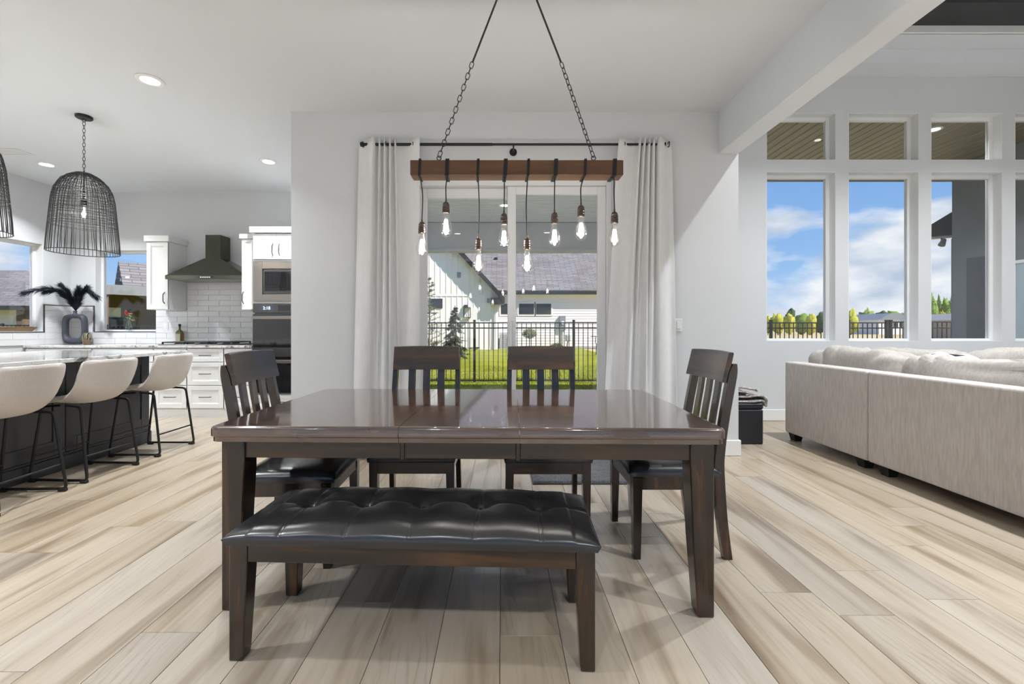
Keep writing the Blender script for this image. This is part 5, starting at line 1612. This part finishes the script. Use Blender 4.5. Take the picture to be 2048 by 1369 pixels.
lt = thing('wall_lantern', 'tall black box lantern on the white gable wall beside the door', 'lantern', (ax(934, GY - .2), GY - .024, az(636, GY)))
lw, lh = .20, .80
for sx_ in (-1, 1):
    for yy in (-.36, -.02): MB().box(sx_ * lw - .014, sx_ * lw + .014, yy - .014, yy + .014, 0, lh * .78).build('lantern_bar', M['houseblack'], lt)
MB().box(-lw - .02, lw + .02, -.38, 0, lh * .76, lh * .80).build('lantern_top', M['houseblack'], lt)
MB().box(-lw - .02, lw + .02, -.38, 0, 0, .03).build('lantern_base', M['houseblack'], lt)
MB().box(-.2, .02, -.12, 0, lh * .80, lh).build('wall_bracket', M['houseblack'], lt)
MB().lathe([(.0, .05), (.04, .05), (.04, .25), (0, .27)], 10, (0, -.19, 0), caps=False).build('candle', M['plastic'], lt)
acx = ax(1006, 28.5)
ac = thing('ac_condenser', 'grey air conditioner condenser at the house corner', 'condenser', (acx + .14, 28.45, GZ))
MB().box(-.36, .36, -.36, .36, .03, 1.02, .02).build('case', M['acgrey'], ac)
for i in range(7): MB().box(-.33, .33, -.372, -.36, .12 + i * .12, .15 + i * .12).build('grille_slat', M['utility'], ac)
MB().box(-.40, .40, -.40, .40, 0, .03).build('pad', M['concrete'], ac)
um = thing('electric_meter', 'grey electric meter box on the lap-sided house wall', 'meter', (ax(1124.5, WY), WY - .03, az(661, WY)))
MB().box(-.20, .20, -.16, 0, 0, .95, .01).build('box_body', M['utility'], um)
MB().tube([(0, -.16, .50), (0, -.24, .50)], .11, 16).build('meter_dial', M['plastic'], um, smooth=40)
MB().tube([(0, -.07, 0), (0, -.07, -.95)], .05, 8).build('conduit', M['acgrey'], um, smooth=60)
bm_ = thing('leaning_post_box', 'grey box on a leaning dark stake beside the meter', 'utility post', (ax(1132.5, 24), 24, GZ))
MB().tube([(0, 0, 0), (.08, 0, .62)], .03, 8).build('stake', M['bark'], bm_, smooth=60)
MB().box(-.05, .24, -.10, .10, .62, 1.0, .05).build('box_body', M['acgrey'], bm_)
hk = thing('garden_hook', 'thin black garden hook stand near the right curtain', 'garden hook', (ax(1192, 22), 22, GZ))
MB().tube([(0, 0, 0), (.02, 0, .55), (-.03, 0, .60), (-.02, 0, .92)], .018, 6).build('pole', M['houseblack'], hk)
MB().tube([(-.26, 0, .92), (.36, 0, .92)], .016, 6).build('crossbar', M['houseblack'], hk)
MB().tube(curve_pts([(.16, 0, 0), (.18, 0, .45), (.25, 0, .68), (.36, 0, .66), (.40, 0, .45)], 5), .016, 6).build('curl', M['houseblack'], hk)
MB().lathe([(0, .22), (.10, .26), (.13, .40), (.08, .52), (0, .56)], 10, (.34, 0, 0), caps=False).build('hanging_pod', M['bark'], hk, smooth=60)

# ---------------------------------------------------------------- yard plants
def needles(mb, rr, p0, p1, n, ln, w=.006):
    d = p1 - p0
    for _ in range(n):
        t_ = rr.random(); c = p0 + d * t_
        s_ = Vector((rr.gauss(0, 1), rr.gauss(0, 1), rr.gauss(0, 1))); s_.normalize(); s_ = (s_ + d.normalized() * .5).normalized() * ln * rr.uniform(.6, 1.3)
        o_ = s_.orthogonal().normalized() * w
        b = len(mb.v); mb.v += [tuple(c - o_), tuple(c + o_), tuple(c + s_)]; mb.f.append((b, b + 1, b + 2))
def spruce(label, x, y, hgt, rad, mat, seed, droop=.0, dens=1.0, gap=.12):
    t_ = thing('young_spruce', label, 'tree', (x, y, GZ)); rr = random.Random(seed)
    br = MB(); nd = MB()
    br.tube([(0, 0, 0), (.03, 0, hgt * .5), (0, 0, hgt)], [.05, .03, .006], 6)
    h = hgt * .12
    while h < hgt * .97:
        f = 1 - h / hgt
        for k_ in range(rr.randint(3, 5)):
            a = rr.random() * 2 * PI; ln = rad * (f ** .8) * rr.uniform(.55, 1.15) + .08
            up = rr.uniform(.15, .55) - droop * 2
            p0 = Vector((0, 0, h)); p1 = p0 + Vector((math.cos(a), math.sin(a), up)) * ln
            mid = (p0 + p1) / 2 + Vector((0, 0, -.06 * ln))
            br.tube([p0, mid, p1], [.014, .009, .004], 4)
            needles(nd, rr, p0.lerp(p1, .15), p1, int(46 * ln * dens) + 8, .085, .010)
            for q in range(3):
                b0 = p0.lerp(p1, rr.uniform(.35, .9)); b1 = b0 + Vector((rr.gauss(0, .6), rr.gauss(0, .6), rr.uniform(-.1, .5) - droop)) * ln * .4
                needles(nd, rr, b0, b1, int(20 * dens), .075, .010)
        h += gap * rr.uniform(.7, 1.3)
    needles(nd, rr, Vector((0, 0, hgt * .9)), Vector((0, 0, hgt)), 40, .06, .008)
    br.build('trunk_and_branches', M['bark'], t_, smooth=60)
    o = nd.build('needles', M[mat], t_, fix=False); o['kind'] = 'stuff'
spruce('tall sparse young spruce behind the fence at the left curtain', ax(858, 20), 20, az(552, 20) - GZ, .85, 'spruce_needle', 5, 0, .62, .20)
spruce('short weeping spruce behind the fence, right of the tall one', ax(910, 19), 19, az(612, 19) - GZ, .75, 'spruce_blue', 9, .45, 1.7, .09)
def leafball(mb, rr, c, r, n, s):
    for _ in range(n):
        d = Vector((rr.gauss(0, 1), rr.gauss(0, 1), rr.gauss(0, 1))).normalized(); p = Vector(c) + Vector((d.x * r[0], d.y * r[1], d.z * r[2])) * rr.uniform(.55, 1.05)
        u = Vector((rr.gauss(0, 1), rr.gauss(0, 1), rr.gauss(0, 1))).normalized(); w = u.orthogonal().normalized() * s * .5; u *= s
        b = len(mb.v); mb.v += [tuple(p - u), tuple(p + w), tuple(p + u), tuple(p - w)]; mb.f.append((b, b + 1, b + 2, b + 3))
tp = thing('topiary_tree', 'small round-headed topiary tree on a thin trunk by the lap siding', 'tree', (ax(1058, 25), 25, GZ)); rr = random.Random(3)
MB().tube([(0, 0, 0), (.03, 0, .5), (.02, 0, .8)], .025, 6).build('trunk', M['bark'], tp, smooth=60)
mb = MB(); leafball(mb, rr, (.02, 0, 1.02), (.40, .38, .28), 900, .045); o = mb.build('leaf_head', M['olive_leaf'], tp, fix=False); o['kind'] = 'stuff'
bs = thing('round_bush', 'low round dark green bush in front of the lap siding', 'bush', (ax(1113, 25), 25, GZ))
MB().tube([(0, 0, 0), (0, 0, .2)], .04, 6).build('stem', M['bark'], bs)
mb = MB(); leafball(mb, rr, (0, 0, .22), (.40, .38, .28), 900, .05); o = mb.build('leaf_head', M['leaf_dark'], bs, fix=False); o['kind'] = 'stuff'

# ---------------------------------------------------------------- horizon trees and houses (right windows)
def blob(rr, c, r, n=18, m=12, rough=.48, seed=0):
    mb = MB()
    def fn(i, j):
        th_ = 2 * PI * i / n; ph = -PI / 2 + PI * j / (m - 1)
        d = Vector((math.cos(ph) * math.cos(th_), math.cos(ph) * math.sin(th_), math.sin(ph)))
        k_ = 1 + rough * nz(d.x * 2.2 + seed, d.y * 2.2, d.z * 2.2) + rough * .8 * nz(d.x * 6 + seed, d.y * 6, d.z * 6)
        return (c[0] + d.x * r[0] * k_, c[1] + d.y * r[1] * k_, c[2] + d.z * r[2] * k_)
    mb.grid(fn, n, m, wrap=True)
    leafball(mb, rr, c, r, 900, max(r) * .06)
    return mb
def far_tree(label, px, py_top, half_px, Y, mat, shape='round', seed=0):
    x = ax(px, Y); top = az(py_top, Y) - GZ; r = half_px * Y / FPX
    t_ = thing('horizon_tree', label, 'tree', (x, Y, GZ - .03), group='trees on the horizon'); rr = random.Random(seed)
    if shape == 'tall': cz, rz_ = top * .56, top * .46
    else: cz, rz_ = top * .55, top * .47
    MB().tube([(0, 0, 0), (0, 0, top * .5)], [r * .09, r * .05], 6).build('trunk', M['bark'], t_)
    blob(rr, (0, 0, cz), (r, r * .8, rz_), seed=seed * 3.7).build('crown', M[mat], t_, smooth=180, fix=False)
TR = [('yellow bush at the left edge of the first tall window', 1536, 634, 8, 90, 'leaf_yellow', 'round'),
      ('yellow-green rounded tree left of the dark horizon tree', 1556, 629, 12, 88, 'leaf_yellow', 'round'),
      ('dark green tree rising highest behind the first tall window', 1581, 620, 9, 120, 'leaf_dark', 'tall'),
      ('bright yellow-green tree in front of the dark horizon tree', 1578, 630, 11, 84, 'leaf_yellow', 'round'),
      ('broad green tree right of centre in the first tall window', 1606, 628, 15, 92, 'leaf_green', 'round'),
      ('yellow-green tree near the right frame of the first window', 1622, 630, 9, 86, 'leaf_yellow', 'round'),
      ('dark green tree at the right frame of the first window', 1642, 627, 10, 110, 'leaf_dark', 'round'),
      ('green tree behind the pier between the first two tall windows', 1672, 629, 14, 95, 'leaf_green', 'round'),
      ('yellow tree at the left edge of the second tall window', 1702, 625, 12, 90, 'leaf_yellow', 'round'),
      ('brownish green tree left of the far blue house', 1735, 623, 14, 125, 'leaf_green', 'round'),
      ('green tree behind the far blue house roof', 1766, 625, 13, 130, 'leaf_dark', 'round'),
      ('broad green tree right of the far blue house', 1788, 626, 14, 118, 'leaf_green', 'round'),
      ('green tree at the right frame of the second tall window', 1812, 626, 12, 100, 'leaf_green', 'round'),
      ('tall poplar at the left edge of the third tall window', 1864, 598, 9, 70, 'leaf_green', 'tall'),
      ('tall poplar second from the left in the third window', 1877, 602, 7, 74, 'leaf_green', 'tall'),
      ('tall poplar next to the grey patio wing', 1891, 600, 8, 72, 'leaf_green', 'tall'),
      ('tall poplar half hidden by the grey patio wing', 1905, 602, 9, 73, 'leaf_green', 'tall'),
      ('yellow shrub under the poplars', 1886, 626, 10, 60, 'leaf_yellow', 'round')]
for i, (lb, px_, pt_, hp, Y, mt, shp) in enumerate(TR): far_tree(lb, px_, pt_, hp, Y, mt, shp, i + 1)
def far_house(label, px0, px1, py_eave, py_ridge, Y, wallm, rm):
    x0_, x1_ = ax(px0, Y), ax(px1, Y); e = az(py_eave, Y) - GZ; r = az(py_ridge, Y) - GZ; c = (x0_ + x1_) / 2; w = (x1_ - x0_) / 2
    t_ = thing('distant_house', label, 'house', (c, Y, GZ - .03))
    MB().box(-w, w, -4, 4, 0, e + .05).build('walls', wallm, t_)
    MB().prism([(-w * 1.06, e), (w * 1.06, e), (w * .35, r), (-w * .35, r)], lambda x, z: (x, -4.4, z), lambda x, z: (x, 4.4, z)).build('roof', rm, t_)
    for k_ in (-.5, .1, .55): MB().box(k_ * w - .5, k_ * w + .5, -4.05, -4.0, e * .4, e * .8).build('house_window', M['winglass'], t_)
far_house('distant blue-grey house on the horizon in the second tall window', 1728, 1786, 640, 628, 100, M['lap'], M['utility'])
far_house('distant tan house with pale roof under the poplars', 1866, 1915, 641, 628, 52, plain('tan_stucco', (.40, .30, .22), .9), plain('pale_roof', (.45, .42, .40), .9))

# eave and flood light at the end of the patio wing
ev = thing('wing_eave', 'dark sloping eave poking out left of the grey patio wing', 'eave', (7.70, 8.4, 2.6))
def EV(px, py): return (ax(px, 8.4) - 7.70, az(py, 8.4) - 2.6)
MB().prism([EV(1861, 450), EV(1904, 424), EV(2060, 424), EV(2060, 470), EV(1912, 470), EV(1861, 474)], lambda x, z: (x, 0, z), lambda x, z: (x + .12, .12, z)).build('eave_body', plain('eave_slate', (.055, .065, .085), .7), ev)
MB().prism([EV(1861, 474), EV(1912, 470), EV(2060, 470), EV(2060, 473), EV(1912, 473), EV(1861, 477)], lambda x, z: (x, .0, z), lambda x, z: (x + .12, .12, z)).build('soffit', M['batten'], ev)
struct(box('wall_patio_wing_rear', M['patiogrey'], 8.80, 11.5, 7.51, 8.62, -.15, az(473, 8.4) - .001))
fl = thing('flood_light', 'small grey flood light under the dark eave', 'flood light', (ax(1883, 8.44), 8.44, az(474.5, 8.44)))
MB().tube([(0, 0, .012), (0, 0, -.06)], .012, 8).build('bracket', M['utility'], fl)
MB().tube([(.04, -.01, -.05), (-.03, -.03, -.16)], [.035, .055], 14).build('lamp_head', M['utility'], fl, smooth=50)

# ---------------------------------------------------------------- houses seen from the kitchen windows
PH = Vector((ax(255, 22), 22, GZ - .03))
ph_ = thing('porch_house', 'brown porch house with steep timber gable outside the kitchen back window', 'house', PH)
ang = math.radians(50)
Rm = Matrix.Rotation(ang, 4, 'Z')
def pm_(mb, nm, mat, **k_): mb.xf(0, Rm); return mb.build(nm, mat, ph_, **k_)
def P3(x, y, z): return tuple(Rm @ Vector((x, y, z)))
rz1, ez1, hw_ = az(525, 22) - PH.z, az(580, 22) - PH.z, 1.15
def rl(nm, A, B, C, D, th_, mat): return roof_slab(nm, P3(*A), P3(*B), P3(*C), P3(*D), th_, mat, ph_)
M['slate_roof'] = M['shingle']
rl('gable_roof', (-.35, -hw_, ez1), (5, -hw_, ez1), (5, 0, rz1), (-.35, 0, rz1), .10, M['shingle'])
rl('gable_roof', (-.35, hw_, ez1), (5, hw_, ez1), (5, 0, rz1), (-.35, 0, rz1), .10, M['shingle'])
pm_(MB().prism([(-hw_ * .96, ez1), (hw_ * .96, ez1), (0, rz1 - .08)], lambda y, z: (.0, y, z), lambda y, z: (.1, y, z)), 'gable_face', M['porchbrown'])
pm_(MB().box(-.20, -.05, -hw_ * .62, hw_ * .62, ez1 + .45, ez1 + .60), 'truss_tie', M['batten'])
pm_(MB().box(-.20, -.05, -.08, .08, ez1 + .1, rz1 - .2), 'truss_post', M['batten'])
pm_(MB().box(-1.6, 5.2, -2.6, 2.6, ez1 - .12, ez1 + .02), 'porch_roof', M['utility'])
pm_(MB().box(-1.65, 5.2, -2.65, -2.55, ez1 - .42, ez1 - .02), 'porch_fascia', M['patiogrey'])
pm_(MB().box(-1.65, -1.55, -2.6, 2.6, ez1 - .42, ez1 - .02), 'porch_fascia', M['patiogrey'])
for (x, y) in ((-1.3, -2.3), (1.0, -2.3), (3.6, -2.3), (-1.3, 2.2)):
    pm_(MB().box(x - .22, x + .22, y - .22, y + .22, 0, ez1 - .12), 'porch_column', M['porchbrown'])
pm_(MB().box(-1.2, 5, .4, 2.4, 0, ez1 - .12), 'house_wall', M['porchbrown'])
pm_(MB().box(-1.0, -.2, .34, .40, .9, ez1 - .9), 'white_panel', M['lap'])
pm_(MB().box(-.7, -.1, .30, .34, 1.3, 1.9), 'house_window', M['winglass'])
pm_(MB().box(1.7, 2.6, .33, .40, .0, 2.1), 'house_door', M['porchorange'])
pm_(MB().box(4.0, 5.1, -2.0, .3, 0, ez1 - .13), 'house_wall', M['patiogrey'])
pm_(MB().box(-.6, .0, -.6, -.1, .0, .8), 'planter_box', M['porchorange'])

HH = Vector((ax(-30, 19), 19.5, GZ - .03))
hh = thing('hip_roof_house', 'pale house with grey hip roof outside the left kitchen window', 'house', HH)
e_, r_ = az(613, 18.5) - HH.z, az(535, 21) - HH.z
MB().box(-5, 1.75, -.5, 6, 0, e_ - .05).build('walls', M['lap'], hh)
for A, B, C, D in (((-6, -1.2, e_), (2.5, -1.2, e_), (-1.6, 2.6, r_), (-4, 2.6, r_)), ((2.5, -1.2, e_), (2.5, 6.5, e_), (-1.6, 2.7, r_), (-1.6, 2.6, r_)), ((2.5, 6.5, e_), (-6, 6.5, e_), (-4, 2.7, r_), (-1.6, 2.7, r_))):
    roof_slab('hip_roof', A, B, C, D, .10, M['shingle'], hh)
MB().box(-6, 2.52, -1.24, -1.16, e_ - .16, e_ + .02).build('fascia', M['houseblack'], hh)
MB().box(2.46, 2.54, -1.2, 6.5, e_ - .16, e_ + .02).build('fascia', M['houseblack'], hh)
MB().box(1.90, 2.20, -1.0, -.7, 0, e_ - .10).build('porch_column', M['porchbrown'], hh)
MB().box(1.90, 2.20, 3.0, 3.3, 0, e_ - .10).build('porch_column', M['porchbrown'], hh)
MB().tube([(1.80, -.55, 0), (1.80, -.55, e_ - .4), (2.2, -1.1, e_ - .12)], .05, 8).build('downspout', M['houseblack'], hh)
MB().box(2.3, 2.75, -.9, -.4, .5, 1.45).build('planter_box', M['porchorange'], hh)
sh = thing('leafy_shrub', 'leafy green shrub beside the pale house in the left window', 'bush', (HH.x + 3.0, 19.9, GZ)); rr = random.Random(8)
MB().tube([(0, 0, 0), (0, 0, .9)], .04, 6).build('stem', M['bark'], sh)
mb = MB(); leafball(mb, rr, (0, 0, 1.05), (.5, .5, .75), 700, .08); o = mb.build('leaf_head', M['leaf_yellow'], sh, fix=False); o['kind'] = 'stuff'
scene.cycles.use_denoising = True
scene.cycles.max_bounces = 6
scene.cycles.diffuse_bounces = 3
scene.cycles.transparent_max_bounces = 10
scene.cycles.sample_clamp_indirect = 6.0
scene.cycles.caustics_reflective = False
scene.cycles.caustics_refractive = False
scene.cycles.glossy_bounces = 3
scene.cycles.adaptive_threshold = 0.18
scene.cycles.adaptive_min_samples = 16
for m in bpy.data.materials:
    if m.name in ('filament', 'can_glow', 'clock_glow', 'hood_led'): m.cycles.emission_sampling = 'NONE'   # each has its own lamp or gives no useful light
